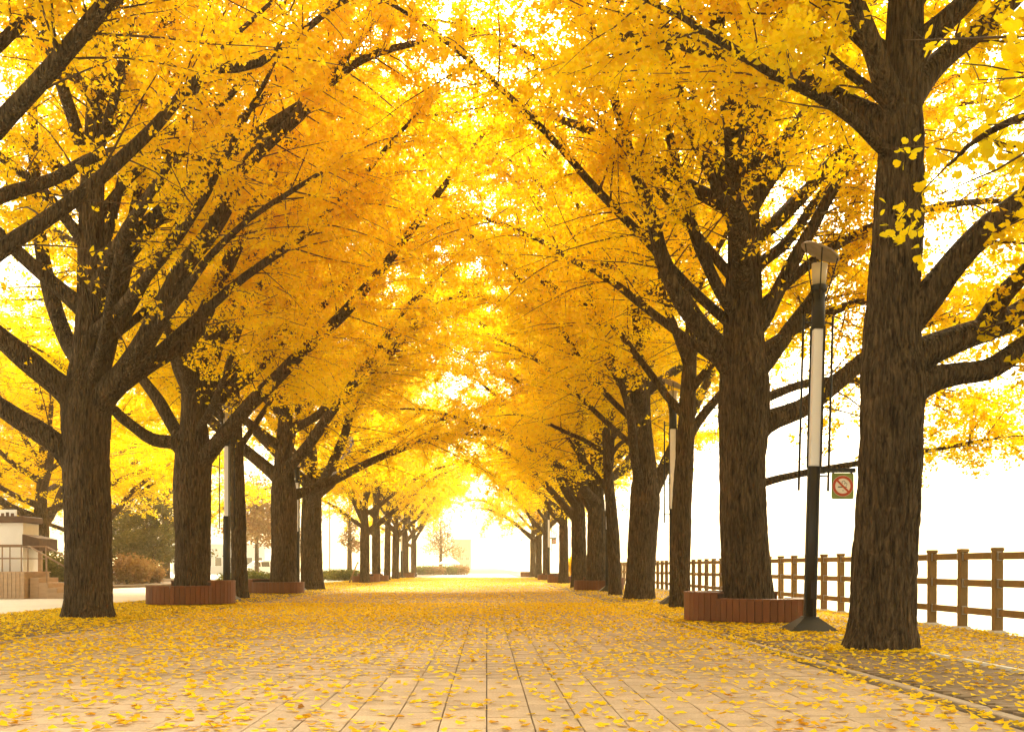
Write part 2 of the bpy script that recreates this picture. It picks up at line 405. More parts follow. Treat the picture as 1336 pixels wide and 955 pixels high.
    for p, L, R_ in zip(allP, allL, allR):
        n = int(L / .2) + 3
        t = np.sort(r.uniform(sec_start, 1.0, n)); idx = t * (K - 1); i0 = np.minimum(idx.astype(int), K - 2); f = (idx - i0)[:, None]
        s0 = p[i0] * (1 - f) + p[i0 + 1] * f; tg = unit(p[i0 + 1] - p[i0])
        side = unit(np.cross(tg, np.array([0, 0, 1.]) + r.normal(0, .15, (n, 3))))
        sg = np.where(np.arange(n) % 2 == 0, 1., -1.)[:, None]
        vert = np.cross(side, tg)
        d = unit(tg * r.uniform(.35, .9, (n, 1)) + side * sg * r.uniform(.6, 1.1, (n, 1)) + vert * r.normal(.0, .45, (n, 1)) + r.normal(0, .12, (n, 3)))
        l = (.55 + 1.75 * np.sin(np.pi * np.clip(.18 + .72 * t, 0, 1)) ** 1.2) * r.uniform(.45, 1.15, n) * sec_scale
        st.append(s0); dr.append(d); ln.append(l); rb.append(np.minimum(R_[i0] * .5,   .005 + .0075 * l))
    # continuation of limb ends
    st.append(LP[:, -1]); dr.append(unit(LP[:, -1] - LP[:, -3])); ln.append(r.uniform(.8, 1.6, len(LP))); rb.append(LR[:, -1] * .8)
    st = np.concatenate(st); dr = np.concatenate(dr); ln = np.concatenate(ln); rb = np.concatenate(rb)
    K2 = 6; t = np.linspace(0, 1, K2)
    bend = unit(r.normal(0, 1, (len(st), 3)) + np.array([0, 0, -.3])) * ln[:, None] * r.uniform(.06, .32, (len(st), 1))
    P2 = st[:, None, :] + dr[:, None, :] * (ln[:, None] * t)[:, :, None] + bend[:, None, :] * (t ** 2)[None, :, None] + r.normal(0, .018, (len(st), K2, 3)) * t[None, :, None]
    P2[:, :, 2] -= (.055 * ln ** 2)[:, None] * t[None, :] ** 2
    keep = P2[:, -1, 2] > min_z
    P2, ln, rb = P2[keep], ln[keep], rb[keep]
    R2 = rb[:, None] * (1 - .8 * t)[None, :]
    def bare(Q):
        rd = np.hypot(Q[:, 0] - np.interp(Q[:, 2], tr[:, 0], tr[:, 1]), Q[:, 1]); u_ = r.random(len(Q)) / bare_k
        kill = ((rd < 2.6) & (Q[:, 2] < 6.0) & (u_ < .86)) | ((rd < 1.7) & (Q[:, 2] < 8.5) & (u_ < .8)) | ((rd < 3.6) & (Q[:, 2] < 4.6) & (u_ < .6))
        if prune is not None: kill |= prune(Q)
        return ~kill
    keep = bare(P2[:, 4]); P2, ln, rb, R2 = P2[keep], ln[keep], rb[keep], R2[keep]
    # ---- twigs
    nper = np.maximum(3, (ln / .17).astype(int)); own = np.repeat(np.arange(len(P2)), nper)
    tt = r.uniform(.12, 1, len(own)); idx = tt * (K2 - 1); i0 = np.minimum(idx.astype(int), K2 - 2); f = (idx - i0)[:, None]
    s0 = P2[own, i0] * (1 - f) + P2[own, i0 + 1] * f; tg = unit(P2[own, i0 + 1] - P2[own, i0])
    d = unit(tg * r.uniform(.3, .9, (len(own), 1)) + unit(np.cross(tg, r.normal(0, 1, (len(own), 3)))) * .9 + np.array([0, 0, .05]))
    tl = (.18 + .55 * r.random(len(own)) ** 1.6) * np.clip(ln[own] / 1.6, .5, 1.15)
    K3 = 3; t3 = np.linspace(0, 1, K3)
    P3 = s0[:, None, :] + d[:, None, :] * (tl[:, None] * t3)[:, :, None] + r.normal(0, .02, (len(own), K3, 3)) * t3[None, :, None]
    P3[:, :, 2] -= (.12 * tl ** 2)[:, None] * t3[None, :] ** 2
    R3 = np.full((len(own), K3), .0042) * (1 - .6 * t3)[None, :]
    Va, qa = batch_tubes(P2, R2, 3 if not rich else 4); pick = r.random(len(P3)) < .24; Vb, qb = batch_tubes(P3[pick], R3[pick], 3)
    out['twigs'] = mesh_np(name + '_twigs', np.vstack([Va, Vb]), [np.vstack([qa, qb + len(Va)])], TWIG, smooth=True)
    # ---- leaves in tufts on spurs
    def along(P, L, step, t0=0.0):
        n = np.maximum(1, (L * (1 - t0) / step).astype(int)); o = np.repeat(np.arange(len(P)), n)
        q = r.uniform(t0, 1, len(o)) * (P.shape[1] - 1); a = np.minimum(q.astype(int), P.shape[1] - 2); g = (q - a)[:, None]
        return P[o, a] * (1 - g) + P[o, a + 1] * g
    C = np.vstack([along(P2, ln, .045, .08), along(P3, tl, .035), along(LP, LL, .06, .42)])
    C = C[C[:, 2] > min_z - .3]; C = C[bare(C)]
    per = 4
    wgt = np.ones(len(C))
    if path_side is not None:
        wgt += 1.3 * np.clip((C[:, 0] * math.cos(path_side) + C[:, 1] * math.sin(path_side) - 1.5) / 3, 0, 1)
        if seed == 202: wgt += 1.5 * np.clip((C[:, 0] - 1.5) / 2, 0, 1)
    nt = min(len(C), target_leaves // per); C = C[np.argsort(r.random(len(C)) ** (1 / wgt))[::-1][:nt]]
    tint = np.clip(hue + .16 * np.sin(C[:, 0] * 1.1 + seed) * np.cos(C[:, 1] * .9 + C[:, 2] * .7) + r.normal(0, .10, len(C)), 0, 1)
    ax = unit(r.normal(0, 1, (nt, 3)))
    C5 = np.repeat(C, per, 0) + r.normal(0, .012, (nt * per, 3))
    D5 = unit(np.repeat(ax, per, 0) * .45 + r.normal(0, 1, (nt * per, 3)) + np.array([0, 0, -.25]))
    Vl, pl, kk = leaf_geometry(C5, D5, size, r, rich)
    var = np.repeat(np.clip(np.repeat(tint, per) + r.normal(0, .13, nt * per), 0, 1), kk)
    out['crown'] = mesh_np(name + '_crown', Vl, pl, GINKGO, var=var)
    out['n'] = nt * per
    return out

def place_tree(md, loc, rz=0.0, sc=1.0, label='', group=None, name='ginkgo_tree', tilt=(0, 0)):
    e = empty(name, loc, rz); e.scale = (sc, sc, sc) if not hasattr(sc, '__len__') else sc
    e.rotation_euler = (tilt[0], tilt[1], rz)
    tag(e, label, 'tree', group)
    link('trunk', md['trunk'], e)
    for m in md['limbs']: link('limb', m, e)
    tag(link('twigs', md['twigs'], e), kind='stuff'); tag(link('crown', md['crown'], e), kind='stuff')
    return e

def traced(d, base_px, rows):
    """trunk rows (py, px centre, px width) at depth d -> tree-space rows"""
    bx = (base_px - CX) / F * d; out = []
    r = np.random.default_rng(int(base_px * 7) % 9999)
    for k, (py, px, w) in enumerate(rows):
        p = W(px, py, d); out.append((p[2], p[0] - bx, 0.0 if k < 3 else .05 * math.sin(k * 1.7 + base_px), w / 2 / F * d))
    z0 = out[0][0]
    return [(max(0, zz), x, y, rr) for zz, x, y, rr in out]

def tl(d, base_px, pts, w0, w1, ext=1.0):
    """limb traced at (px, py, depth offset); widths in px; ext = extra metres beyond the last point"""
    bx = (base_px - CX) / F * d
    P = [W(px, py, d + dd) - np.array([bx, d, 0]) for px, py, dd in pts]
    if ext > 0: 
        q = unit(P[-1] - P[-2]); P.append(P[-1] + q * ext + np.array([0, 0, -.06 * ext]))
    return dict(pts=P, r0=w0 / 2 / F * d / 1.22, r1=w1 / 2 / F * d * .5)

# ------------------------------------------------------------------ ground, river, path
XR = 7.85                                            # top of the river bank
def grid_sheet(xs, zs, ys):
    V = np.array([(x, y, z) for y in ys for x, z in zip(xs, zs)], float); n = len(xs)
    q = np.array([(j * n + i, j * n + i + 1, (j + 1) * n + i + 1, (j + 1) * n + i) for j in range(len(ys) - 1) for i in range(n - 1)])
    return V, q
V, q = grid_sheet([-2900, -300, -60, 7.0, XR, 8.15, 9.5, 17, 30, 2900], [-.06, -.06, -.06, -.06, -.06, -.35, -1.5, -6.2, -6.6, -6.8],
                  [-300, -20, 0, 10, 20, 40, 80, 160, 400, 2900])
tag(link('ground', mesh_np('ground', V, [q], GRASS)), kind='structure')
WATER = bpy.data.materials.new('river_water'); WATER.use_nodes = True
_n, _l = WATER.node_tree.nodes, WATER.node_tree.links; _p = _n['Principled BSDF']
_p.inputs['Base Color'].default_value = (.10, .12, .12, 1); _p.inputs['Roughness'].default_value = .12; _p.inputs['IOR'].default_value = 1.33
_tc = _n.new('ShaderNodeTexCoord'); _t = _n.new('ShaderNodeTexNoise'); _t.inputs['Scale'].default_value = .6; _t.inputs['Detail'].default_value = 4
_b = _n.new('ShaderNodeBump'); _b.inputs['Strength'].default_value = .15; _b.inputs['Distance'].default_value = .1
_l.new(_tc.outputs['Object'], _t.inputs['Vector']); _l.new(_t.outputs['Fac'], _b.inputs['Height']); _l.new(_b.outputs[0], _p.inputs['Normal'])
V, q = grid_sheet([14.6, 60, 2900], [-5, -5, -5], [-290, 100, 2890])
tag(link('river', mesh_np('river', V, [q], WATER)), kind='structure')

PX0, PX1 = -6.4, 3.4
# far stretch of the path: pavers too small to tell apart
FARPAVE = bpy.data.materials.new('far_paving'); FARPAVE.use_nodes = True
_n, _l = FARPAVE.node_tree.nodes, FARPAVE.node_tree.links; _p = _n['Principled BSDF']; _p.inputs['Roughness'].default_value = .9
_tc = _n.new('ShaderNodeTexCoord'); _mp = _n.new('ShaderNodeMapping'); _mp.inputs['Rotation'].default_value = (0, 0, math.radians(90))
_br = _n.new('ShaderNodeTexBrick'); _br.inputs['Scale'].default_value = 1; _br.inputs['Brick Width'].default_value = .3; _br.inputs['Row Height'].default_value = .3
_br.inputs['Mortar Size'].default_value = .006; _br.inputs['Color1'].default_value = (.45, .335, .225, 1); _br.inputs['Color2'].default_value = (.41, .30, .20, 1); _br.inputs['Mortar'].default_value = (.12, .09, .06, 1)
_l.new(_tc.outputs['Object'], _mp.inputs[0]); _l.new(_mp.outputs[0], _br.inputs['Vector']); _l.new(_br.outputs['Color'], _p.inputs['Base Color'])
DPAVE = 46.0
b = MB(); b.add([(PX0, 2, -.022), (PX1, 2, -.022), (PX1, DPAVE, -.022), (PX0, DPAVE, -.022)], [(0, 1, 2, 3)])
b.add([(PX0, DPAVE, -.001), (PX1, DPAVE, -.001), (PX1, 190, -.001), (PX0, 190, -.001)], [(0, 1, 2, 3)])
path = link('path', b.mesh('path', [SAND, FARPAVE], [0, 1])); tag(path, kind='structure')

PW, PL, GAP, GAPY = .30, .30, .008, .0045
cells = []
ncol = int((PX1 - PX0) / PW + .01)
for c in range(ncol):
    x0 = PX0 + c * PW + (PX1 - PX0 - ncol * PW) / 2; off = (c % 2) * PL / 2 + rng.uniform(-.05, .05)
    y = 4.5 - off
    while y < DPAVE - PL:
        cells.append((x0, y)); y += PL
def in_view(x, y, m=.1):
    px = CX + x / y * F; return -m * 1336 < px < 1336 * (1 + m)
vis = sorted([c for c in cells if in_view(c[0] + .15, c[1] + .15, .02) and c[1] > 6.3], key=lambda c: c[1])
near = set(vis[:300])
paver_meshes = []
for k in range(6):
    b = MB(); w, l = PW - GAP, PL - GAPY
    b.box(-w / 2, w / 2, -l / 2, l / 2, -.05, 0, .004)
    paver_meshes.append(b.mesh('paver', PAVER))
for i, c in enumerate(vis[:300]):
    o = link('paver', paver_meshes[i % 6], path, (c[0] + PW / 2, c[1] + PL / 2, float(rng.normal(0, .0016))), (float(rng.normal(0, .0016)), float(rng.normal(0, .003)), 0))
rest = [c for c in cells if c not in near]
n = len(rest); C = np.array(rest); zt = rng.normal(0, .0016, n)
hw, hl = (PW - GAP) / 2, (PL - GAPY) / 2; cx_ = C[:, 0] + PW / 2; cy_ = C[:, 1] + PL / 2
vs = []
for (ex, zz) in ((0, -.02), (-.003, 0.0)):
    for sx, sy in ((-1, -1), (1, -1), (1, 1), (-1, 1)):
        vs.append(np.stack([cx_ + sx * (hw + ex), cy_ + sy * (hl + ex), zt + zz], 1))
V = np.stack(vs, 1).reshape(-1, 3); bb = np.arange(n)[:, None] * 8
qs = [bb + np.array([4, 5, 6, 7])]
for k in (0,):
    for i in range(4): qs.append(bb + np.array([k + i, k + (i + 1) % 4, k + 4 + (i + 1) % 4, k + 4 + i]))
tag(link('pavers', mesh_np('pavers', V, [np.vstack(qs)], PAVER), path), kind='stuff'); bpy.data.objects['pavers'].name = 'paver_field'

# kerbs: single stones
def kerb(x, label_kind, w=.10, y0=5.0, y1=120.0):
    b = MB(); b.box(-w / 2, w / 2, .0, .04, -.1, -.03)   # buried starter strip, keeps the parent a real object
    k = link('kerb', b.mesh('kerb', KERB), None, (x, y0, -.036)); tag(k, kind='structure')
    bm_ = MB(); bm_.box(-w / 2, w / 2, .004, .996, -.12, .055, .008); me = bm_.mesh('kerb_stone', KERB)
    for i in range(int(y1 - y0)):
        link('kerb_stone', me, k, (float(rng.normal(0, .004)), i + .05, float(rng.normal(0, .002))), (0, 0, float(rng.normal(0, .003))))
    return k
kerb(PX1 + .08, 'river'); kerb(PX0 - .08, 'road').location.z = -.045

# tree strip on the river side: brown brick paving, white edging, walkway
SX0, SX1, LX = PX1 + .16, 7.72, 5.07
b = MB(); b.add([(SX0, 3, .0), (SX1, 3, .0), (SX1, 190, .0), (SX0, 190, .0)], [(0, 1, 2, 3)])
strip = tag(b.build('pavement', SAND), kind='structure')
def brick_field(x0, x1, y0, y1, bw, bl, z, mat_, name, parent):
    xs = np.arange(x0, x1 - bl + .001, bl); ys = np.arange(y0, y1, bw)
    Xg, Yg = np.meshgrid(xs, ys); Xg = Xg + (np.arange(len(ys)) % 2)[:, None] * bl / 2
    Xg = Xg.ravel(); Yg = Yg.ravel(); ok = (Xg + bl < x1); Xg, Yg = Xg[ok], Yg[ok]; n = len(Xg)
    g = .003; zt = z + rng.normal(0, .0012, n); vs = []
    for ex, zz in ((0, -.02), (0, -.003), (-.003, 0)):
        for sx, sy in ((0, 0), (1, 0), (1, 1), (0, 1)):
            vs.append(np.stack([Xg + (g - ex if sx == 0 else bl - g + ex), Yg + (g - ex if sy == 0 else bw - g + ex), zt + zz], 1))
    V = np.stack(vs, 1).reshape(-1, 3); bb = np.arange(n)[:, None] * 12; qs = [bb + np.array([8, 9, 10, 11])]
    for k in (0, 4):
        for i in range(4): qs.append(bb + np.array([k + i, k + (i + 1) % 4, k + 4 + (i + 1) % 4, k + 4 + i]))
    return tag(link(name, mesh_np(name, V, [np.vstack(qs)], mat_), parent), kind='stuff')
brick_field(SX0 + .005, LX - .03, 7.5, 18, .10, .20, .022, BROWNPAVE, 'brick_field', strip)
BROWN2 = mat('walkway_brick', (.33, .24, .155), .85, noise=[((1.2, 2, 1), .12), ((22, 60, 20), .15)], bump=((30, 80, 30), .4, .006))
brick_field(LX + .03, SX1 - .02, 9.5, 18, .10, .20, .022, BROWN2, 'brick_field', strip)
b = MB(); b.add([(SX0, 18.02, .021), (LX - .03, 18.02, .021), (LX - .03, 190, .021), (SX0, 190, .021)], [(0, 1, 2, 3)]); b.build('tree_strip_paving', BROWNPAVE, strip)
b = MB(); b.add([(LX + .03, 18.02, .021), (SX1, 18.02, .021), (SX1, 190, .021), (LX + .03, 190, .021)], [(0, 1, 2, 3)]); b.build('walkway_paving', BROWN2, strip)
for i in range(40):
    b = MB() if i == 0 else b
    if i == 0: b.box(-.022, .022, .006, 1.494, -.03, .034, .004); em = b.mesh('edging', WHITESTONE)
    link('edging', em, strip, (LX, 8 + i * 1.5, 0))

# leaf strewn verge on the road side, pale open road and yard beyond
b = MB(); b.add([(-10.3, 3, .012), (PX0 - .16, 3, .012), (PX0 - .16, 190, .012), (-10.3, 190, .012)], [(0, 1, 2, 3)]); tag(b.build('verge', SOIL), kind='structure')
b = MB(); b.add([(-120, 3, -.03), (-10.3, 3, -.03), (-10.3, 260, -.03), (-120, 260, -.03)], [(0, 1, 2, 3)]); tag(b.build('road', CONCRETE), kind='structure')
b = MB()                                              # low planted island behind the road
isl = [W(px, CY + 1, d) for px, d in ((110, 54), (232, 62), (262, 100), (175, 100), (60, 75))]
top = [(p[0], p[1], .10) for p in isl]; low = [(p[0], p[1], -.04) for p in isl]
b.add(low + top, [(5, 6, 7, 8, 9)] + [(i, (i + 1) % 5, 5 + (i + 1) % 5, 5 + i) for i in range(5)]); tag(b.build('planted_island', SOIL), kind='structure')

# ------------------------------------------------------------------ trees
print('trees')
R1 = make_tree_meshes('r1', 101, traced(13.8, 1147, [(853, 1146, 92), (835, 1148, 87), (800, 1150, 82), (700, 1156, 82), (600, 1160, 82), (500, 1165, 84), (450, 1166, 76), (400, 1166, 66), (300, 1171, 62), (200, 1176, 57), (100, 1180, 52), (0, 1182, 46), (-150, 1186, 36), (-350, 1190, 22), (-500, 1192, 10)]),
    [tl(13.8, 1147, p, a, c, e) for p, a, c, e in [
        ([(1175, 520, 0), (1215, 497, 0), (1250, 489, .1), (1290, 482, .2), (1336, 450, .4), (1400, 400, .6)], 30, 18, 2.2),
        ([(1170, 480, .1), (1215, 458, .15), (1260, 440, .3), (1300, 427, .5), (1336, 405, .8), (1410, 350, 1.2)], 36, 20, 2.4),
        ([(1285, 432, .4), (1305, 392, .3), (1336, 360, .2), (1390, 310, 0)], 24, 14, 2.0),
        ([(1170, 430, 0), (1210, 390, -.1), (1245, 345, -.2), (1290, 300, -.3), (1336, 265, -.5), (1400, 200, -.7)], 36, 20, 2.4),
        ([(1185, 85, 0), (1205, 55, -.1), (1232, 30, -.2), (1262, 0, -.3), (1320, -70, -.5)], 27, 16, 2.4),
        ([(1175, 150, 0), (1155, 110, -.15), (1138, 60, -.3), (1118, 10, -.4), (1090, -60, -.6)], 28, 15, 2.4),
        ([(1165, 205, 0), (1145, 190, -.2), (1112, 160, -.4), (1060, 125, -.6), (1000, 95, -.8), (940, 60, -.9), (840, 5, -1)], 15, 7, .8),
        ([(1165, 145, 0), (1145, 125, .2), (1100, 90, .5), (1070, 60, .7), (1030, 20, 1.0)], 13, 8, 1.5),
    ]], 11, 105000, auto_z=(6.0, 11), rich=False, hue=.48, prune=lambda Q: (Q[:, 0] < .5) & (Q[:, 2] < 6.2), bare_k=.35, bark_res=(170, 220), auto_len=(7.0, 5), az_ok=lambda a, t: not (3.6 < a < 5.9 and t < .4))
R2 = make_tree_meshes('r2', 202, traced(21, 970, [(812, 976, 70), (780, 976, 64), (700, 971, 63), (600, 970, 60), (545, 972, 66), (500, 971, 62), (440, 970, 52), (300, 971, 42), (200, 970, 36), (100, 968, 31), (0, 966, 24), (-150, 965, 12)]),
    [tl(21, 970, p, a, c, e) for p, a, c, e in [
        ([(965, 500, 0), (942, 472, -.2), (918, 438, -.4), (890, 400, -.6), (866, 350, -.8), (850, 285, -1), (826, 210, -1.2), (800, 115, -1.4)], 21, 11, 1.4),
        ([(968, 415, 0), (946, 392, -.3), (925, 352, -.6), (905, 300, -.8), (882, 205, -1), (862, 110, -1.2), (850, 40, -1.3)], 16, 8, 1.2),
        ([(975, 575, 0), (1002, 551, .1), (1050, 532, .2), (1100, 495, .4), (1150, 455, .6), (1220, 420, .9), (1290, 430, 1.1)], 27, 12, 1.2),
        ([(975, 500, 0), (1003, 470, .4), (1035, 425, .8), (1075, 372, 1.2), (1110, 330, 1.5)], 21, 13, 2.0),
        ([(975, 440, 0), (998, 415, -.1), (1022, 368, -.2), (1060, 300, -.4), (1100, 230, -.5)], 19, 11, 2.0),
        ([(973, 370, 0), (992, 345, .4), (1025, 318, .8), (1060, 268, 1.1)], 16, 10, 2.0),
        ([(972, 275, 0), (995, 245, 0), (1020, 210, -.2), (1050, 150, -.3), (1082, 95, -.4)], 21, 13, 2.0),
        ([(975, 640, 0), (1005, 628, .2), (1060, 616, .5), (1117, 606, .8), (1200, 590, 1.2), (1270, 575, 1.5)], 10, 6, .8),
        ([(968, 300, 0), (945, 250, .5), (915, 170, .9), (890, 70, 1.2)], 14, 8, 2),
        ([(970, 470, 0), (935, 440, 1.0), (900, 395, 2.0), (868, 330, 2.8), (850, 250, 3.3)], 15, 8, 1.5),
        ([(975, 470, 0), (1040, 430, .9), (1120, 395, 1.8), (1210, 380, 2.6), (1300, 390, 3.2), (1360, 410, 3.5)], 14, 7, 1.0),
        ([(975, 420, 0), (1050, 350, .2), (1130, 300, .4), (1220, 270, .6), (1310, 260, .8), (1380, 270, 1)], 15, 7, 1.0),
        ([(972, 330, 0), (1050, 250, 1.2), (1130, 190, 2.2), (1220, 150, 3), (1320, 130, 3.6)], 14, 7, 1.0),
        ([(972, 250, 0), (1050, 150, .1), (1140, 70, .2), (1240, 10, .3), (1330, -30, .4)], 14, 7, 1.0),
        ([(975, 530, 0), (1060, 500, 1.4), (1150, 500, 2.6), (1240, 520, 3.4), (1310, 560, 3.8)], 13, 6, .6),
    ]], 8, 205000, rich=None, size=.071, auto_z=(5.6, 11.5), hue=.38, path_side=math.pi, bark_res=(120, 170), auto_len=(9.0, 7.0))
L1 = make_tree_meshes('l1', 303, traced(22.6, 118, [(806, 118, 67), (790, 117, 63), (700, 115, 60), (600, 112, 58), (520, 112, 64), (470, 114, 46), (400, 118, 37), (280, 120, 31), (100, 128, 24), (0, 132, 18), (-150, 140, 9)]),
    [tl(22.6, 118, p, a, c, e) for p, a, c, e in [
        ([(112, 625, 0), (84, 590, -.1), (58, 568, -.2), (28, 550, -.3), (0, 532, -.4), (-60, 495, -.6)], 27, 17, 2.4),
        ([(112, 540, 0), (92, 516, -.2), (60, 490, -.4), (30, 465, -.6), (0, 440, -.8), (-55, 395, -1)], 30, 18, 2.4),
        ([(112, 545, 0), (138, 515, -.2), (165, 482, -.4), (190, 445, -.6), (215, 400, -.8), (240, 350, -.9), (283, 294, -1), (328, 212, -1.2), (396, 150, -1.5), (450, 80, -1.7)], 34, 9, 1.5),
        ([(118, 540, 0), (150, 505, .3), (200, 470, .6), (252, 435, .9), (290, 360, 1.2), (318, 300, 1.4), (350, 235, 1.6)], 30, 12, 2.0),
        ([(160, 500, .3), (215, 452, 0), (265, 408, -.3), (318, 362, -.6), (390, 311, -.9), (452, 254, -1.2), (515, 181, -1.5)], 15, 6, 1.0),
        ([(114, 500, 0), (135, 470, .5), (155, 380, .9), (180, 270, 1.3), (205, 160, 1.6), (225, 40, 1.8)], 24, 14, 2.0),
        ([(114, 480, 0), (85, 440, .6), (60, 360, 1.0), (45, 250, 1.3), (40, 120, 1.5)], 22, 13, 2.0),
        ([(118, 390, 0), (150, 330, -.5), (190, 265, -.9), (240, 200, -1.2), (275, 160, -1.4)], 18, 9, 1.8),
        ([(118, 330, 0), (90, 290, -.3), (50, 240, -.5), (0, 200, -.7)], 14, 9, 1.8),
        ([(122, 475, 0), (160, 420, .2), (200, 350, .4), (235, 290, .5), (262, 225, .6), (292, 140, .7)], 13, 8, 1.5),
        ([(120, 430, 0), (130, 350, .7), (152, 270, 1.0), (172, 170, 1.2), (190, 60, 1.4)], 14, 8, 1.5),
        ([(130, 505, 0), (180, 455, -.9), (232, 395, -1.5), (270, 340, -2), (330, 285, -2.4), (400, 240, -2.8)], 13, 6, 1.0),
        ([(116, 440, 0), (160, 400, -.9), (220, 330, -1.9), (265, 260, -2.6), (300, 190, -3.2)], 15, 8, 1.5),
    ]], 7, 200000, rich=None, size=.071, auto_z=(5.6, 11.5), hue=.34, path_side=0.0, prune=lambda Q: (Q[:, 1] < .3) & (Q[:, 2] < 9.8) & (np.abs(Q[:, 0]) < 4.6) & (np.sin(Q[:, 0] * 37.7 + Q[:, 2] * 91.3 + Q[:, 1] * 53.1) < .6), bark_res=(120, 170), auto_len=(9.4, 7.0))
L2 = make_tree_meshes('l2', 404, traced(30.5, 252, [(789, 251, 52), (775, 251, 48), (700, 251, 46), (640, 250, 48), (590, 251, 46), (545, 252, 33), (450, 253, 27), (330, 256, 22), (200, 262, 16), (50, 268, 8)]),
    [tl(30.5, 252, p, a, c, e) for p, a, c, e in [
        ([(248, 610, 0), (230, 580, -.2), (200, 574, -.4), (165, 550, -.7), (145, 532, -1)], 17, 10, 2.0),
        ([(248, 590, 0), (228, 560, .2), (205, 520, .4), (180, 485, .6), (150, 430, .8)], 17, 10, 2.0),
        ([(255, 610, 0), (273, 591, -.2), (321, 534, -.6), (360, 495, -.9), (396, 458, -1.2), (449, 410, -1.6), (500, 350, -2), (560, 270, -2.4), (615, 195, -2.8)], 22, 7, .8),
        ([(253, 570, 0), (268, 540, .2), (282, 526, .3), (331, 485, .6), (370, 450, .8), (404, 415, 1.0), (460, 360, 1.3)], 16, 8, 1.5),
        ([(253, 560, 0), (262, 520, .4), (275, 505, .5), (305, 480, .7), (330, 460, .9)], 12, 7, 2.0),
        ([(252, 520, 0), (232, 480, -.6), (220, 410, -1.2), (215, 330, -1.6)], 14, 9, 2),
        ([(256, 560, 0), (278, 480, .3), (300, 410, .5), (335, 340, .6), (385, 260, .8)], 12, 7, 1.5),
        ([(254, 480, 0), (280, 430, -.8), (320, 360, -1.5), (350, 280, -2)], 14, 9, 2),
    ]], 8, 190000, rich=None, size=.074, auto_z=(5.2, 11.5), hue=.4, path_side=0.0, bark_res=(90, 130), auto_len=(9.4, 7.0))
R4 = make_tree_meshes('r4', 505, traced(35.2, 835, [(783, 834, 42), (770, 835, 39), (700, 838, 38), (650, 841, 38), (620, 841, 32), (560, 838, 25), (500, 838, 19), (380, 836, 15), (250, 836, 11), (120, 838, 6)]),
    [tl(35.2, 835, p, a, c, e) for p, a, c, e in [
        ([(842, 660, 0), (856, 632, .2), (872, 598, .4), (895, 550, .6), (930, 480, 1)], 18, 9, 2.0),
        ([(838, 570, 0), (826, 530, -.3), (800, 482, -.8), (775, 425, -1.3), (720, 380, -2.2), (680, 350, -2.8)], 13, 6, 1.2),
        ([(838, 545, 0), (815, 500, .4), (785, 440, .9), (770, 370, 1.3)], 11, 6, 2),
        ([(838, 640, 0), (828, 600, -.7), (822, 540, -1.2), (800, 470, -1.8), (775, 400, -2.4)], 12, 7, 1.8),
        ([(838, 500, 0), (860, 440, -.6), (880, 360, -1.2)], 11, 7, 2),
    ]], 10, 180000, rich=None, size=.076, auto_z=(4.2, 11.5), hue=.5, path_side=math.pi, bark_res=(80, 120), auto_len=(9.4, 7.0))
L0 = make_tree_meshes('l0', 606, [(0, 0, 0, .44), (.3, 0, 0, .40), (2.6, .05, 0, .38), (3.4, .05, .05, .36), (4.5, .08, 0, .26), (8, .1, .1, .17), (12.5, .1, 0, .05)],
    [tl(15, -145, p, a, c, e) for p, a, c, e in [
        ([(-140, 470, 0), (-80, 395, .3), (0, 328, .6), (107, 255, 1.2), (190, 180, 1.6), (268, 96, 2.0), (340, 82, 2.2), (452, 0, 2.5)], 28, 9, 1.0),
        ([(-140, 320, 0), (-70, 235, -.3), (0, 165, -.5), (85, 75, -.9), (150, 0, -1.2), (240, -110, -1.6)], 29, 16, 2),
        ([(-140, 200, 0), (-70, 120, .2), (0, 60, .4), (60, 0, .6), (150, -120, .8)], 20, 12, 2),
    ]], 10, 60000, auto_z=(5.0, 11.5), hue=.36, bark_res=(80, 100), auto_len=(7.5, 5), prune=lambda Q: (Q[:, 2] < 7.3) & (Q[:, 0] > 1.0) & (np.sin(Q[:, 0] * 37.7 + Q[:, 2] * 91.3 + Q[:, 1] * 53.1) < .75))
R0 = make_tree_meshes('r0', 707, [(0, 0, 0, .40), (.3, 0, 0, .36), (3.0, 0, 0, .34), (4.2, 0, .05, .26), (8, .1, .1, .16), (12, .1, 0, .05)],
    [dict(pts=[(0, 0, 3.2), (-.6, .6, 3.9), (-1.1, 1.3, 4.2), (-1.45, 2.0, 4.3), (-1.6, 2.6, 4.2)], r0=.06, r1=.012),
     dict(pts=[(0, 0, 3.6), (-.2, .9, 4.4), (-.4, 1.9, 4.9), (-.6, 3.0, 5.1)], r0=.06, r1=.012)],
    8, 15000, auto_z=(4.6, 11), hue=.6, bark_res=(60, 80), auto_len=(4.4, 3), rich=2, az_ok=lambda a, t: not (2.2 < a < 5.0 and t < .45), prune=lambda Q: (Q[:, 2] < 3.55) | ((Q[:, 0] < -2.0) & (Q[:, 2] < 5.5)), bare_k=.3)
GEN = []
for k, sd in enumerate((811, 822, 833)):
    GEN.append(make_tree_meshes('gen%d' % k, sd, [(0, 0, 0, .42), (.25, 0, 0, .38), (1.6, .02, 0, .36), (3.1, .03, .02, .36), (3.6, .03, .03, .33), (4.4, .05, .05, .24), (7, .12, -.05, .17), (10, .1, .1, .10), (13, .05, .05, .03)],
        [], 19, 150000, rich=None, auto_z=(3.0, 10.8), hue=(.5, .42, .6)[k], bark_res=(64, 90), auto_len=(10.0, 7.5), size=.086, sec_scale=1.15))
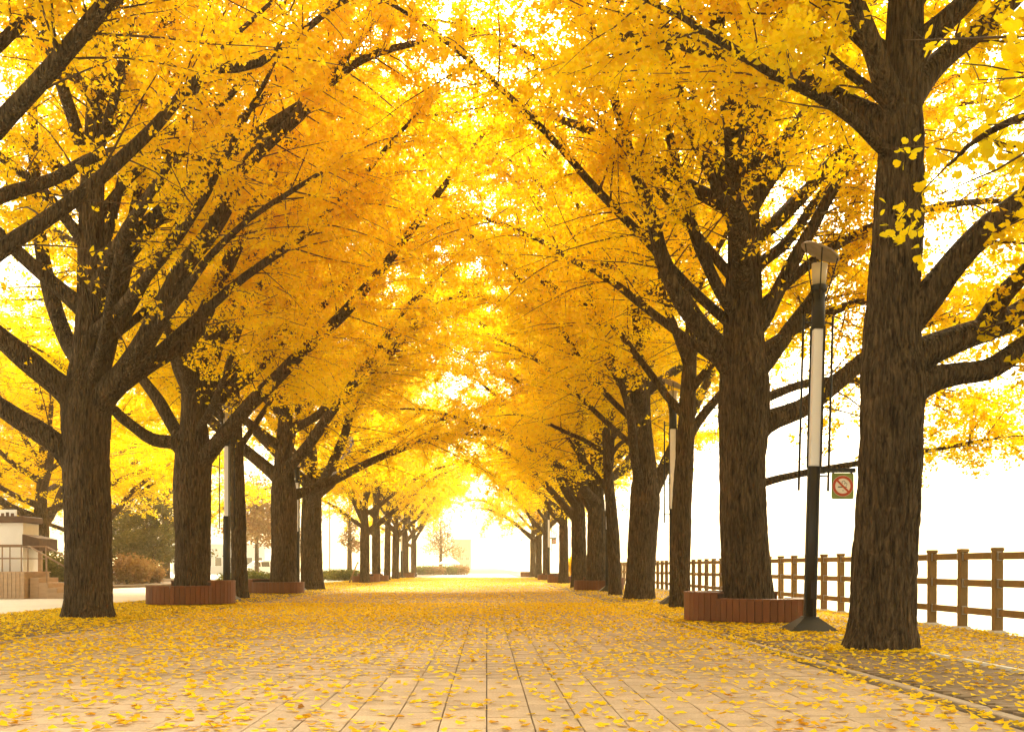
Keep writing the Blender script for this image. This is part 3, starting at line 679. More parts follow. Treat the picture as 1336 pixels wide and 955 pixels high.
SLIM = make_tree_meshes('slim', 844, [(0, 0, 0, .27), (.25, 0, 0, .24), (2.5, .06, 0, .23), (4.5, .2, .05, .19), (6.5, .3, .02, .15), (9, .34, 0, .09), (11.5, .3, .05, .02)],
    [], 14, 70000, rich=None, auto_z=(3.8, 10), hue=.5, bark_res=(56, 90), auto_len=(5.5, 3.5))

ROW_R, ROW_L = 'ginkgo trees along the river-side edge of the path', 'ginkgo trees along the road-side edge of the path'
place_tree(R1, ((1147 - CX) / F * 13.8, 13.8, .015), label='thick bare-trunked ginkgo standing right beside the black lamp post with the no-smoking sign', group=ROW_R)
place_tree(R2, ((970 - CX) / F * 21, 21, .015), label='ginkgo ringed by a wooden bench just behind the no-smoking lamp post', group=ROW_R)
place_tree(R4, ((835 - CX) / F * 35.2, 35.2, .015), label='forked ginkgo with stout pale-brown trunk and no bench, beside two slender ginkgos', group=ROW_R)
place_tree(L1, ((118 - CX) / F * 22.6, 22.6, .005), label='thick dark ginkgo without a bench whose low limb reaches over the pale road', group=ROW_L)
place_tree(L2, ((252 - CX) / F * 30.5, 30.5, .005), label='ginkgo rising out of a round wooden bench beside the road-side lamp post', group=ROW_L)
place_tree(L0, ((-145 - CX) / F * 15, 15, .005), label='ginkgo whose dark bare limbs reach in diagonally above the road-side verge', group=ROW_L)
place_tree(R0, (5.3, 6.6, .015), label='ginkgo with greenish-yellow leaves hanging in front of the thickest trunk', group=ROW_R)

def row_tree(md, px, d, rz, sc, label, group, zb=.01, tilt=(0, 0)):
    return place_tree(md, ((px - CX) / F * d, d, zb), rz, sc, label, group, tilt=tilt)
row_tree(SLIM, 887, 27.9, .3, 1.05, 'slender leaning ginkgo directly behind the second river-side lamp post', ROW_R)
row_tree(SLIM, 803, 40.8, 2.1, .95, 'slender ginkgo leaning away from the path beside the third river-side lamp post', ROW_R, tilt=(0, math.radians(2.5)))
row_tree(GEN[0], 778, 49.3, .8, (1.15, 1.15, 1.0), 'twin-looking ginkgo in the long round bench, the trunk nearer the lamp post', ROW_R)
row_tree(GEN[1], 756, 55.0, 2.9, 1.0, 'ginkgo just beyond the long round bench, its trunk overlapped by the neighbour', ROW_R)
FARR = 'hazy ginkgo far down the river-side row'
for k, (px, d) in enumerate(((735, 70), (713, 91), (703, 104), (695, 117))):
    row_tree(GEN[k % 3], px, d, k * 1.9 + .4, (.80, .80, float(rng.uniform(.95, 1.1))), ('ginkgo behind the bench that holds the small yellow shrub', 'ginkgo beside the far lamp post that carries the small sign', FARR, FARR)[k], ROW_R)
row_tree(SLIM, 313, 36.2, 4.4, 1.05, 'slender ginkgo standing right behind the road-side lamp post', ROW_L, tilt=(0, math.radians(1)))
row_tree(GEN[2], 370, 44, 1.2, (1.38, 1.38, 1.15), 'broad ginkgo in a low wooden bench, its trunk widening into upswept limbs', ROW_L)
row_tree(GEN[0], 407, 51.5, 4.0, (1.32, 1.32, 1.12), 'broad ginkgo on bare leafy ground just past the low wooden bench', ROW_L)
FARL = 'hazy ginkgo far down the road-side row'
for k, (px, d) in enumerate(((476, 73.6), (491, 82), (516, 99), (529, 110), (540, 123))):
    row_tree(GEN[(k + 1) % 3], px, d, k * 2.3 + .9, (.85, .85, float(rng.uniform(.98, 1.1))), ('ginkgo that the pale timber stake leans against', 'ginkgo in the hazy bench just past the leaning stake', FARL, FARL, FARL)[k], ROW_L)
row_tree(SLIM, 505, 90, 1.0, 1.1, 'slender pale ginkgo between the far thick trunks of the road-side row', ROW_L)
BACK = 'ginkgo trees in the yard beyond the road'
for k, (px, d, sc, rz) in enumerate(((52, 54, (1.15, 1.15, .86), .5), (-60, 60, (1.2, 1.2, .9), 2.2), (130, 72, (1.2, 1.2, .85), 3.9), (215, 92, (1.1, 1.1, .85), 5.0), (-20, 80, (1.2, 1.2, .9), 1.0))):
    row_tree(GEN[k % 3], px, d, rz, sc, ('pale yellow ginkgo rising behind the white kiosk', 'pale hazy yellow ginkgo at the outer edge of the yard past the kiosk', 'pale yellow ginkgo in the yard between the kiosk and the evergreens', 'pale yellow ginkgo next to the two pale street poles', 'pale hazy yellow ginkgo at the outer edge of the yard past the kiosk')[k], BACK)
print('trees done')
# ------------------------------------------------------------------ river-side fence
FX, F0, FSTEP, FN = 7.55, 14.5, 1.25, 66
fence = empty('fence', (FX, F0, .0)); tag(fence, 'brown three-rail timber fence running along the river bank edge', 'fence')
b = MB(); b.box(-.0625, .0625, -.0625, .0625, .05, 1.26, .008); post_m = b.mesh('post', FENCEWOOD)
b = MB(); b.box(-.075, .075, -.075, .075, 1.24, 1.295, .012); cap_m = b.mesh('cap', FENCEWOOD)
b = MB()
vs = [(-.13, -.13, .0), (.13, -.13, .0), (.13, .13, .0), (-.13, .13, .0), (-.085, -.085, .07), (.085, -.085, .07), (.085, .085, .07), (-.085, .085, .07)]
b.add(vs, [(4, 5, 6, 7)] + [(i, (i + 1) % 4, 4 + (i + 1) % 4, 4 + i) for i in range(4)]); foot_m = b.mesh('foot', STONE_PALE)
b = MB(); b.box(-.028, .028, .066, FSTEP - .066, -.052, .052, .006); rail_m = b.mesh('rail', FENCEWOOD)
b = MB()
for sx in (-1, 1): b.box(sx * .034 - .004, sx * .034 + .004, .052, .12, -.062, .062)
b.box(-.036, .036, .0635, .0665, -.068, .068)
for sx in (-1, 1):
    for zz in (-.04, .04): b.box(sx * .041 - .005, sx * .041 + .005, .09, .104, zz - .007, zz + .007)
brk_m = b.mesh('bracket', STEEL)
b = MB()
for sx in (-1, 1): b.box(sx * .034 - .004, sx * .034 + .004, -.12, -.052, -.062, .062)
b.box(-.036, .036, -.0665, -.0635, -.068, .068)
brk2_m = b.mesh('bracket', STEEL)
for i in range(FN):
    y = i * FSTEP
    p = link('post', post_m, fence, (0, y, 0), (float(rng.normal(0, .004)), float(rng.normal(0, .004)), 0))
    link('cap', cap_m, p); link('foot', foot_m, p)
    for zz in (.325, .76, 1.17):
        rl = link('rail', rail_m, fence, (0, y, zz + float(rng.normal(0, .003))))
        if i < 20:
            link('bracket', brk_m, rl); link('bracket', brk2_m, rl, (0, FSTEP, 0))

# ------------------------------------------------------------------ lamp posts
def lamp_meshes():
    m = {}
    b = MB(); r0, r1 = .36, .115                          # flared square foot
    vs = [(sx * r0, sy * r0, 0) for sx, sy in ((-1, -1), (1, -1), (1, 1), (-1, 1))] + [(sx * r0, sy * r0, .025) for sx, sy in ((-1, -1), (1, -1), (1, 1), (-1, 1))] + \
         [(sx * r1, sy * r1, .215) for sx, sy in ((-1, -1), (1, -1), (1, 1), (-1, 1))] + [(sx * r1, sy * r1, .23) for sx, sy in ((-1, -1), (1, -1), (1, 1), (-1, 1))]
    fs = [(12, 13, 14, 15)] + [(k * 4 + i, k * 4 + (i + 1) % 4, k * 4 + 4 + (i + 1) % 4, k * 4 + 4 + i) for k in range(3) for i in range(4)]
    b.add(vs, fs)
    for sx in (-.3, .3):
        for sy in (-.3, .3): b.tube([(sx, sy, .02), (sx, sy, .075)], .014, 6)
    m['base'] = b.mesh('base', BLACKMETAL)
    b = MB(); b.tube([(0, 0, .2), (0, 0, 2.52)], .098, 12)
    for k in range(4):                                     # slim ribs of the extrusion
        a = k * math.pi / 2 + .5; x, y = .1 * math.cos(a), .1 * math.sin(a); b.box(x - .013, x + .013, y - .013, y + .013, .22, 2.52)
    b.box(-.02, .02, -.106, -.096, .5, .78)                # service door
    m['post'] = b.mesh('post', BLACKMETAL)
    b = MB(); b.box(-.072, .072, -.072, .072, 2.525, 4.62, .01); m['light_tube'] = b.mesh('light_tube', ACRYLIC)
    b = MB()
    for sx, sy in ((1, -1), (1, 1), (-1, 1)): b.box(sx * .078 - .016, sx * .078 + .016, sy * .078 - .016, sy * .078 + .016, 2.5, 4.66)
    m['corner_bar'] = b.mesh('corner_bar', BLACKMETAL)
    b = MB(); b.tube([(0, 0, 4.62), (0, 0, 5.24)], .1, 12); b.lathe([(.118, 5.2), (.125, 5.22), (.125, 5.29), (.1, 5.3), (0, 5.3)], 16); m['upper_post'] = b.mesh('upper_post', BLACKMETAL)
    b = MB(); b.lathe([(0, 5.3), (.1, 5.3), (.12, 5.62), (0, 5.62)], 20); m['lamp_shade'] = b.mesh('lamp_shade', FROST)
    b = MB(); n = 28; t = math.radians(24)                 # tilted dished cap
    prof = [(0, .02), (.2, .014), (.3, -.002), (.315, .012), (.3, .035), (.18, .065), (0, .08)]
    vs = []
    for r, z in prof:
        for k in range(n):
            a = 2 * math.pi * k / n; x, y = r * math.cos(a), r * .92 * math.sin(a)
            vs.append((x * math.cos(t) + z * math.sin(t), y, 5.79 - x * math.sin(t) + z * math.cos(t)))
    b.add(vs, [(i * n + k, i * n + (k + 1) % n, (i + 1) * n + (k + 1) % n, (i + 1) * n + k) for i in range(len(prof) - 1) for k in range(n)], True)
    m['cap'] = b.mesh('cap', CAPPAINT)
    m['strut'] = []
    for a in (200, 262, 335, 90):
        ca, sa = math.cos(math.radians(a)), math.sin(math.radians(a)); x = .27 * ca
        b = MB(); b.tube([(.1 * ca, .1 * sa, 5.05), (.27 * ca, .25 * sa, 5.79 - x * math.tan(t) + .01)], .011, 6); m['strut'].append(b.mesh('strut', BLACKMETAL))
    m['side_rod'] = []
    for sx in (-1, 1):
        b = MB(); b.tube([(sx * .225, 0, 2.15), (sx * .225, 0, 4.83)], .019, 8)
        for zz in (2.38, 4.72): b.tube([(sx * .09, 0, zz), (sx * .225, 0, zz)], .012, 6)
        m['side_rod'].append(b.mesh('side_rod', BLACKMETAL))
    return m
LM = lamp_meshes()
def lamp(px, d, label, group, lean=0.0, rz=0.0, x=None):
    e = empty('lamp_post', ((px - CX) / F * d if x is None else x, d, .02), rz); e.rotation_euler = (0, lean, rz)
    tag(e, label, 'lamp post', group)
    for k, v in LM.items():
        for mm in (v if isinstance(v, list) else [v]): link(k, mm, e)
    return e
LG = 'slim black lamp posts with white light tubes'
lamp1 = lamp(1056, 17.6, 'tall black lamp post with white light tube carrying the no-smoking sign', LG, lean=math.radians(1.6))
lamp(878, 30.3, 'lamp post partly hidden by the slender leaning ginkgo trunk', LG)
lamp(793, 46.5, 'lamp post standing at the end of the long round bench', LG)
lamp(716, 88, 'hazy lamp post with a small square sign far along the river-side row', LG)
lamp(296, 34.6, 'lamp post behind the round bench on the road side', LG)
lamp(388, 49.5, 'lamp post seen through the gap between two broad ginkgo trunks', LG)
lamp(524, 108, 'lamp post among the far road-side ginkgo trunks', LG)

# ------------------------------------------------------------------ no-smoking signs
SIGNGREEN = mat('sign_green', (.22, .27, .06), .45, noise=((5, 5, 5), .3)); SIGNRED = mat('sign_red', (.50, .075, .03), .45); SIGNWHITE = mat('sign_white', (.82, .76, .68), .45); SIGNDARK = mat('sign_dark', (.05, .04, .035), .5)
def arc_ring(b, cx, cz, r0, r1, y, n=40, a0=0, a1=2 * math.pi, th=.002):
    vs = []
    for k in range(n + 1):
        a = a0 + (a1 - a0) * k / n
        vs += [(cx + r0 * math.cos(a), y, cz + r0 * math.sin(a)), (cx + r1 * math.cos(a), y, cz + r1 * math.sin(a))]
    b.add(vs, [(2 * k, 2 * k + 1, 2 * k + 3, 2 * k + 2) for k in range(n)])
def no_smoking(loc, label, armlen=.5, rz=0):
    e = empty('no_smoking_sign', loc, rz); tag(e, label, 'sign', 'no-smoking signs hung from lamp posts')
    b = MB(); b.box(0, armlen, -.02, .02, .205, .275, .006); b.box(.14, .17, -.008, .008, .18, .21); b.box(armlen - .08, armlen - .05, -.008, .008, .18, .21); b.box(-.02, .03, -.05, .05, .19, .29); b.build('bracket', BLACKMETAL, e)
    w, h = .17, .2; cx = .30; r = .03; pts = []
    for (sx, sz, a0) in ((1, 1, 0), (-1, 1, 90), (-1, -1, 180), (1, -1, 270)):
        for k in range(6):
            a = math.radians(a0 + k * 18); pts.append((cx + sx * (w - r) + r * math.cos(a), sz * (h - r) + r * math.sin(a)))
    n = len(pts); b = MB(); b.add([(x, -.008, z) for x, z in pts] + [(x, .008, z) for x, z in pts], [tuple(range(n)), tuple(range(2 * n - 1, n - 1, -1))] + [(i, n + i, n + (i + 1) % n, (i + 1) % n) for i in range(n)])
    pan = b.build('panel', SIGNGREEN, e)
    b = MB(); arc_ring(b, cx, .0, 0, .118, -.0105); b.build('white_disc', SIGNWHITE, pan)
    b = MB(); arc_ring(b, cx, .0, .157, .161, -.0105); b.build('white_rim', SIGNWHITE, pan)
    b = MB(); arc_ring(b, cx, .0, .116, .157, -.0125); b.build('red_ring', SIGNRED, pan)
    b = MB(); s, wd = .122 * .7071, .016 * .7071
    b.add([(cx - s - wd, -.0135, s - wd), (cx - s + wd, -.0135, s + wd), (cx + s + wd, -.0135, -s + wd), (cx + s - wd, -.0135, -s - wd)], [(0, 1, 2, 3)]); b.build('red_slash', SIGNRED, pan)
    b = MB(); b.add([(cx - .075, -.0118, -.022), (cx + .045, -.0118, -.022), (cx + .045, -.0118, -.006), (cx - .075, -.0118, -.006)], [(0, 1, 2, 3)])
    b.add([(cx + .05, -.0118, -.022), (cx + .062, -.0118, -.022), (cx + .062, -.0118, -.006), (cx + .05, -.0118, -.006)], [(0, 1, 2, 3)]); b.build('cigarette', SIGNDARK, pan)
    b = MB(); arc_ring(b, cx + .012, .055, .02, .027, -.0118, 20, math.radians(-60), math.radians(230)); arc_ring(b, cx + .045, .03, .016, .023, -.0118, 16, math.radians(-70), math.radians(140))
    b.add([(cx + .02, -.0118, .03), (cx + .04, -.0118, .03), (cx + .04, -.0118, .037), (cx + .02, -.0118, .037)], [(0, 1, 2, 3)]); b.build('smoke', SIGNDARK, pan)
    b = MB(); b.add([(cx - .008, -.0118, -.075), (cx + .014, -.0118, -.075), (cx + .003, -.0118, -.058)], [(0, 1, 2)]); b.build('small_mark', SIGNDARK, pan)
    return e
p = W(1072, 634, 17.6); no_smoking((p[0] + .02, 17.6, p[2]), 'square green no-smoking sign with red ring hung from the leaning black lamp post', .5)
no_smoking(((716 - CX) / F * 88 + .09, 88, 3.0), 'tiny hazy no-smoking sign hung from a far lamp post', .5)

# ------------------------------------------------------------------ round wooden bench planters
PLANKW = .125
b = MB(); b.box(-PLANKW / 2 + .003, PLANKW / 2 - .003, -.014, .014, .03, .40, .004); plank_lo = b.mesh('plank', WOOD)
b = MB(); b.box(-PLANKW / 2 + .003, PLANKW / 2 - .003, -.014, .014, .03, .51, .004); plank_hi = b.mesh('plank', WOOD)
DARKWOOD = mat('bench_frame', (.05, .025, .015), .8)
def half_bench(parent, c, r, a0, a1, h, plank):
    n = max(3, int(abs(a1 - a0) * r / PLANKW)); st = (a1 - a0) / n
    bench = empty('bench', (c[0], c[1], 0)); bench.parent = parent
    b = MB(); m = n * 2; vs, fs = [], []                   # hidden frame behind the planks
    rr = [(r - .03, .03), (r - .03, h - .02), (r - .30, h - .02), (r - .30, .03)]
    for k in range(m + 1):
        a = a0 + (a1 - a0) * k / m
        vs += [(q * math.cos(a), q * math.sin(a), z) for q, z in rr]
    fs = [(k * 4 + i, k * 4 + (i + 1) % 4, k * 4 + 4 + (i + 1) % 4, k * 4 + 4 + i) for k in range(m) for i in range(4)] + [(0, 1, 2, 3), tuple(m * 4 + i for i in (3, 2, 1, 0))]
    b.add(vs, fs); b.build('frame', DARKWOOD, bench)
    for k in range(n):                                     # outer planks
        a = a0 + st * (k + .5)
        link('plank', plank, bench, (r * math.cos(a), r * math.sin(a), float(rng.normal(0, .002))), (0, 0, a - math.pi / 2 + float(rng.normal(0, .012))))
    for k in range(n):                                     # seat boards, wedge shaped
        a_, b_ = a0 + st * k + .004, a0 + st * (k + 1) - .004; q = [(r + .022, a_), (r + .022, b_), (r - .33, b_), (r - .33, a_)]
        bb = MB(); lo, hi = h - .012, h + .02 + float(rng.normal(0, .0012))
        pt = [(R_ * math.cos(A), R_ * math.sin(A)) for R_, A in q]
        bb.add([(x, y, lo) for x, y in pt] + [(x, y, hi) for x, y in pt], [(3, 2, 1, 0), (4, 5, 6, 7)] + [(i, (i + 1) % 4, 4 + (i + 1) % 4, 4 + i) for i in range(4)])
        bb.build('seat_board', WOOD, bench)
    return bench
def planter(x, y, label, mirror=False, sc=1.0, zs=1.0, z=.02, rz=0.0):
    e = empty('tree_bench', (x, y, z), rz); e.scale = (-sc if mirror else sc, sc, zs)
    tag(e, label, 'bench', 'round wooden benches around the ginkgo trunks')
    half_bench(e, (-.26, .16), .88, math.radians(15), math.radians(240), .52, plank_hi)
    half_bench(e, (.12, -.22), .92, math.radians(172), math.radians(388), .41, plank_lo)
    b = MB(); b.lathe([(.62, .02), (.62, .30), (0, .33)], 20); b.build('soil', SOIL, e)
    return e
planter(4.78, 20.9, 'red-brown slatted bench in two curved halves right behind the no-smoking lamp post')
planter(-7.83, 30.3, 'red-brown slatted bench around the ginkgo beside the road-side lamp post', mirror=True, sc=1.0, zs=1.18)
planter(-8.0, 43.6, 'low slatted bench around the broad road-side ginkgo', sc=1.06)
planter(4.75, 49.2, 'long slatted bench around the twin-looking river-side ginkgo', mirror=True, sc=.98)
planter(4.72, 88, 'hazy bench beside the far river-side lamp post', mirror=True, sc=.8)
planter(4.72, 72, 'bench holding a small yellow shrub far along the river-side row', sc=.8)
planter(-7.85, 80.0, 'hazy bench around a far road-side ginkgo', sc=1.0)
planter(-7.85, 74.5, 'narrow hazy bench by the leaning stake on the road side', mirror=True, sc=.8)
planter(-7.9, 110, 'faint bench among the farthest road-side ginkgos', sc=1.0)
planter(4.5, 118, 'faint bench among the farthest river-side ginkgos', sc=.9)

# ------------------------------------------------------------------ shrubs, hedges and other trees
def cloud_mesh(name, blobs, n, size, material, seed):
    """leaf cloud: blobs (x, y, z, rx, ry, rz)"""
    r = np.random.default_rng(seed); B = np.array(blobs, float); vol = B[:, 3] * B[:, 4] * B[:, 5]; own = r.choice(len(B), n, p=vol / vol.sum())
    d = unit(r.normal(0, 1, (n, 3))) * (r.random((n, 1)) ** .42) * (1 + .12 * r.normal(0, 1, (n, 1)))
    C = B[own, :3] + d * B[own, 3:]; C = C[C[:, 2] > .02]; n = len(C)
    D = unit(d[:n] + r.normal(0, .8, (n, 3)) + np.array([0, 0, .2]))
    V, p, k = leaf_geometry(C, D, size, r, False)
    tint = np.clip(.5 + .22 * np.sin(C[:, 0] * 2.3 + seed) * np.cos(C[:, 2] * 2.9 + C[:, 1]) + r.normal(0, .16, n), 0, 1)
    return mesh_np(name, V, p, material, var=np.repeat(tint, k))
def stems(h, n, spread, r0, seed):
    r = np.random.default_rng(seed); b = MB()
    for k in range(n):
        a = r.uniform(0, 6.28); q = r.uniform(.3, 1) * spread
        b.tube([(0.15 * q * math.cos(a), .15 * q * math.sin(a), -.05), (.5 * q * math.cos(a), .5 * q * math.sin(a), h * .5), (q * math.cos(a), q * math.sin(a), h)], [r0, r0 * .7, r0 * .25], 6)
    return b
def shrub(x, y, blobs, n, size, material, label, name='shrub', cat='shrub', group=None, seed=1, z=0.0, h=.8, sp=.5):
    e = empty(name, (x, y, z)); tag(e, label, cat, group)
    tag(link('foliage', cloud_mesh('foliage', blobs, n, size, material, seed), e), kind='stuff')
    stems(h, 7, sp, .03, seed).build('stems', TWIG, e)
    return e
def at(px, d): return ((px - CX) / F * d)
for k, (px, d, w, h, m, lab) in enumerate(((168, 62, 1.1, 1.5, RUSSET, 'rounded russet shrub beyond the road, the larger of two by the evergreen'), (192, 66, .9, 1.2, RUSSET, 'small rounded russet shrub at the foot of the evergreen tree'),
                                           (70, 50, 1.2, 1.5, GREENERY, 'dark green shrub behind the deck stairs'), (50, 52, 1.3, 1.3, RUSSET, 'brown shrub behind the railing of the deck'))):
    shrub(at(px, d), d, [(0, 0, h * .55, w, w, h * .55), (w * .5, .2, h * .4, w * .6, w * .6, h * .4), (-w * .5, -.2, h * .42, w * .6, w * .6, h * .4)], 3600, .12, m, lab, seed=40 + k, z=.05, h=h * .7, sp=w * .6)
HG = 'clipped hedge blocks'
for k, (px, d, w, h, lab) in enumerate(((436, 92, 1.0, .75, 'low green hedge clump by the leaning stake, the one nearer the pole'), (452, 90, 1.2, .8, 'low green hedge clump touching the leaning stake'))):
    shrub(at(px, d), d, [(0, 0, h * .5, w, w * .8, h * .5), (w * .7, 0, h * .4, w * .7, w * .7, h * .42), (-w * .7, 0, h * .4, w * .7, w * .7, h * .42)], 4200, .11, HEDGE, lab, 'hedge', 'hedge', HG, 60 + k, h=h * .6, sp=w * .5)
shrub(at(322, 60), 60, [(0, 0, .4, 1.1, .7, .42), (.9, 0, .35, .7, .6, .36), (-.9, 0, .35, .7, .6, .36)], 4200, .1, HEDGE, 'dark low hedge clump showing beside the slatted bench near the white car', 'hedge', 'hedge', None, 66, h=.5, sp=.7)
for k, (px, d) in enumerate(((552, 150), (566, 150), (582, 152), (598, 153))):
    shrub(at(px, d), d, [(-.7, 0, .55, .8, .8, .55), (0, 0, .6, .9, .8, .58), (.7, 0, .55, .8, .8, .55)], 2600, .16, RUSSET if k % 2 else HEDGE, 'faint hedge block in the line across the far end of the path', 'hedge', 'hedge', HG, 70 + k, h=.7, sp=.7)
shrub(at(747, 72), 71.3, [(0, 0, .75, .42, .42, .55), (.1, 0, 1.15, .3, .3, .35)], 2600, .09, GINKGO, 'small bright yellow shrub growing in the far river-side bench', seed=80, z=.25, h=.8, sp=.3)

def other_tree(x, y, h, r0, blobs, n, size, material, label, seed, name='tree', limbs=9, spread=2.2, group=None, lean=0.0):
    e = empty(name, (x, y, 0)); tag(e, label, 'tree', group)
    r = np.random.default_rng(seed)
    b = MB(); b.tube([(0, 0, -.1), (lean * .2, 0, h * .3), (lean * .6, .1, h * .6), (lean, 0, h)], [r0, r0 * .8, r0 * .5, r0 * .12], 10); b.build('trunk', BARK, e)
    for k in range(limbs):
        t = r.uniform(.28, .9); a = r.uniform(0, 6.28); L = spread * (1.15 - .5 * t) * r.uniform(.6, 1.1); z0 = h * t; x0 = lean * t
        b = MB(); b.tube([(x0, 0, z0), (x0 + .5 * L * math.cos(a), .5 * L * math.sin(a), z0 + L * .22), (x0 + L * math.cos(a), L * math.sin(a), z0 + L * .5)], [r0 * .4 * (1.1 - t), r0 * .25 * (1.1 - t), .008], 7)
        for q in range(5):
            s = r.uniform(.3, .95); aa = a + r.normal(0, .7); bx, by, bz = x0 + s * L * math.cos(a), s * L * math.sin(a), z0 + L * (.22 * min(1, s * 2) + .28 * max(0, 2 * s - 1) * .5)
            b.tube([(bx, by, bz), (bx + .5 * L * .5 * math.cos(aa), by + .5 * L * .5 * math.sin(aa), bz + .28 * L)], [.03 * h / 8, .006], 4)
        b.build('limb', BARK, e)
    if n: tag(link('crown', cloud_mesh('crown', blobs, n, size, material, seed), e), kind='stuff')
    return e
r_ = np.random.default_rng(5)
def pads(h, spread, n, flat, z0=.35):
    out = []
    for k in range(n):
        t = z0 + (1 - z0) * (k + .5) / n; R_ = spread * (1.1 - .75 * (t - z0) / (1 - z0)); a = k * 2.4
        out.append((R_ * .5 * math.cos(a), R_ * .5 * math.sin(a), h * t, R_ * .75, R_ * .75, flat))
    return out
other_tree(at(200, 78), 78, 6.6, .16, pads(6.6, 3.0, 9, .45, .25), 9000, .16, GREENERY, 'dusky evergreen tree with layered branches beyond the road', 91, 'evergreen_tree', spread=2.8, lean=.3)
other_tree(at(160, 84), 84, 5.6, .15, pads(5.6, 2.6, 8, .5, .25), 7000, .17, GREENERY, 'smaller dusky evergreen tree beside the russet shrubs', 92, 'evergreen_tree', spread=2.4)
other_tree(at(335, 105), 105, 9.0, .22, pads(9, 3.6, 10, 1.0, .4), 9000, .21, RUSSET, 'hazy brown-leaved tree standing behind the parked white car', 93, spread=3.2)
other_tree(at(456, 120), 120, 8.6, .3, pads(8.0, 1.0, 7, .6, .35), 1700, .17, RUSSET, 'thin hazy nearly leafless tree in the gap of the road-side row', 94, limbs=14, spread=1.6)
other_tree(at(575, 165), 165, 8.2, .28, pads(8.0, 2.6, 8, .8, .35), 2200, .2, RUSSET, 'faint bare-branched tree at the far end of the path', 95, limbs=16, spread=3.0)

# ------------------------------------------------------------------ poles, stake, pavilion, far buildings
b = MB(); e = empty('flag_pole', (at(430, 100), 100, 0)); tag(e, 'tall thin grey pole in the gap of the road-side row', 'pole')
b.tube([(0, 0, -.1), (0, 0, 9.5)], [.07, .045], 10); b.build('shaft', GREYWALL, e); b = MB(); b.lathe([(.22, 0), (.22, .05), (.12, .12), (.08, .3)], 14); b.build('foot', GREYWALL, e)
e = empty('support_stake', (at(455, 73), 73, 0)); tag(e, 'pale timber stake leaning against a far road-side ginkgo trunk', 'stake')
b = MB(); b.tube([(0, 0, -.05), (.55, .3, 1.35)], [.05, .045], 8); b.build('pole', FENCEWOOD, e); b = MB(); b.tube([(.52, .3, 1.24), (.56, .31, 1.33)], [.058, .058], 8); b.build('binding', SOIL, e)
for px, lab in ((213, 'pale street pole beyond the road next to the evergreen, its left twin'), (221, 'pale street pole standing between its twin and the round bench ginkgo')):
    e = empty('street_pole', (at(px, 95), 95, 0)); tag(e, lab, 'pole', 'pale street poles beyond the road'); b = MB(); b.tube([(0, 0, -.1), (0, 0, 6.2)], [.08, .06], 8); b.build('shaft', GREYWALL, e); b = MB(); b.tube([(0, 0, 6.1), (.4, 0, 6.35), (1.0, 0, 6.4)], .035, 6); b.build('arm', GREYWALL, e)
e = empty('pavilion', (at(586, 158), 158, 0)); tag(e, 'small white peaked pavilion at the far end of the path', 'pavilion')
for sx in (-1, 1):
    for sy in (-1, 1):
        b = MB(); b.tube([(sx * .9, sy * .9, -.05), (sx * .9, sy * .9, 1.5)], .06, 8); b.build('post', WHITEPAINT, e)
b = MB(); b.lathe([(1.45, 1.42), (1.5, 1.5), (.8, 2.0), (.25, 2.4), (.05, 2.75), (0, 2.75)], 8, False); b.build('roof', WHITEPAINT, e)

def building(x0, x1, y0, y1, h, wall, label, nwin, win_z, name='building', cols=None, roof=.25):
    e = empty(name, ((x0 + x1) / 2, (y0 + y1) / 2, 0)); tag(e, label, 'building'); w, dp = (x1 - x0) / 2, (y1 - y0) / 2
    b = MB(); b.box(-w, w, -dp, dp, -.1, h); b.build('wall', wall, e)
    b = MB(); b.box(-w - .3, w + .3, -dp - .3, dp + .3, h + .002, h + roof, .04); b.build('roof', GREYWALL, e)
    for zz in win_z:
        for k in range(nwin):
            cx = -w + (k + .5) * 2 * w / nwin; ww = w / nwin * .62
            b = MB(); b.box(cx - ww - .06, cx + ww + .06, -dp - .05, -dp + .02, zz - .06, zz + 1.3); f = b.build('window', WHITEPAINT, e)
            b = MB(); b.box(cx - ww, cx + ww, -dp - .06, -dp - .02, zz, zz + 1.24); b.build('pane', GLASSDARK, f)
    return e
building(at(225, 170), at(345, 170), 170, 180, 4.2, GREYWALL, 'long pale single-storey hall far behind the parked white car', 9, (1.2,))
building(at(590, 420), at(614, 420), 420, 430, 11.0, PINKWALL, 'faint pinkish building beyond the end of the path', 3, (1.0, 3.6))

# ------------------------------------------------------------------ white kiosk with timber deck and stairs
kx, ky = -16.75, 40.0
e = empty('kiosk', (kx, ky, 0)); tag(e, 'white kiosk with brown awning beyond the road', 'kiosk')
b = MB(); b.box(-5, .62, 0, 1.4, -.05, 2.55); b.build('wall', PLASTER, e)
b = MB(); b.box(-5.2, .72, -.2, 1.55, 2.552, 2.78, .03); rf = b.build('roof', AWNING, e)
b = MB(); b.box(-.55, .45, -.16, -.08, 2.60, 3.0, .02); sg = b.build('roof_sign', WHITEPAINT, e)
b = MB()
for k in range(5):
    zz = 2.68 + .03 * (k % 2); b.box(-.42 + k * .17, -.31 + k * .17, -.166, -.155, zz, zz + .2)
b.build('sign_marks', AWNING, sg)
b = MB(); b.add([(.63, -.1, 2.15), (1.22, -.1, 2.0), (1.22, 1.6, 2.0), (.63, 1.6, 2.15), (.63, -.1, 1.72), (1.22, -.1, 1.58), (1.22, 1.6, 1.58), (.63, 1.6, 1.72)], [(0, 1, 2, 3), (7, 6, 5, 4), (0, 4, 5, 1), (1, 5, 6, 2), (2, 6, 7, 3), (3, 7, 4, 0)]); b.build('awning', AWNING, e)
b = MB(); b.box(-3.6, -2.0, -.03, .05, 1.2, 2.2); wd = b.build('window', GREYWALL, e); b = MB(); b.box(-3.5, -2.1, -.045, -.03, 1.3, 2.1); b.build('pane', GLASSDARK, wd)
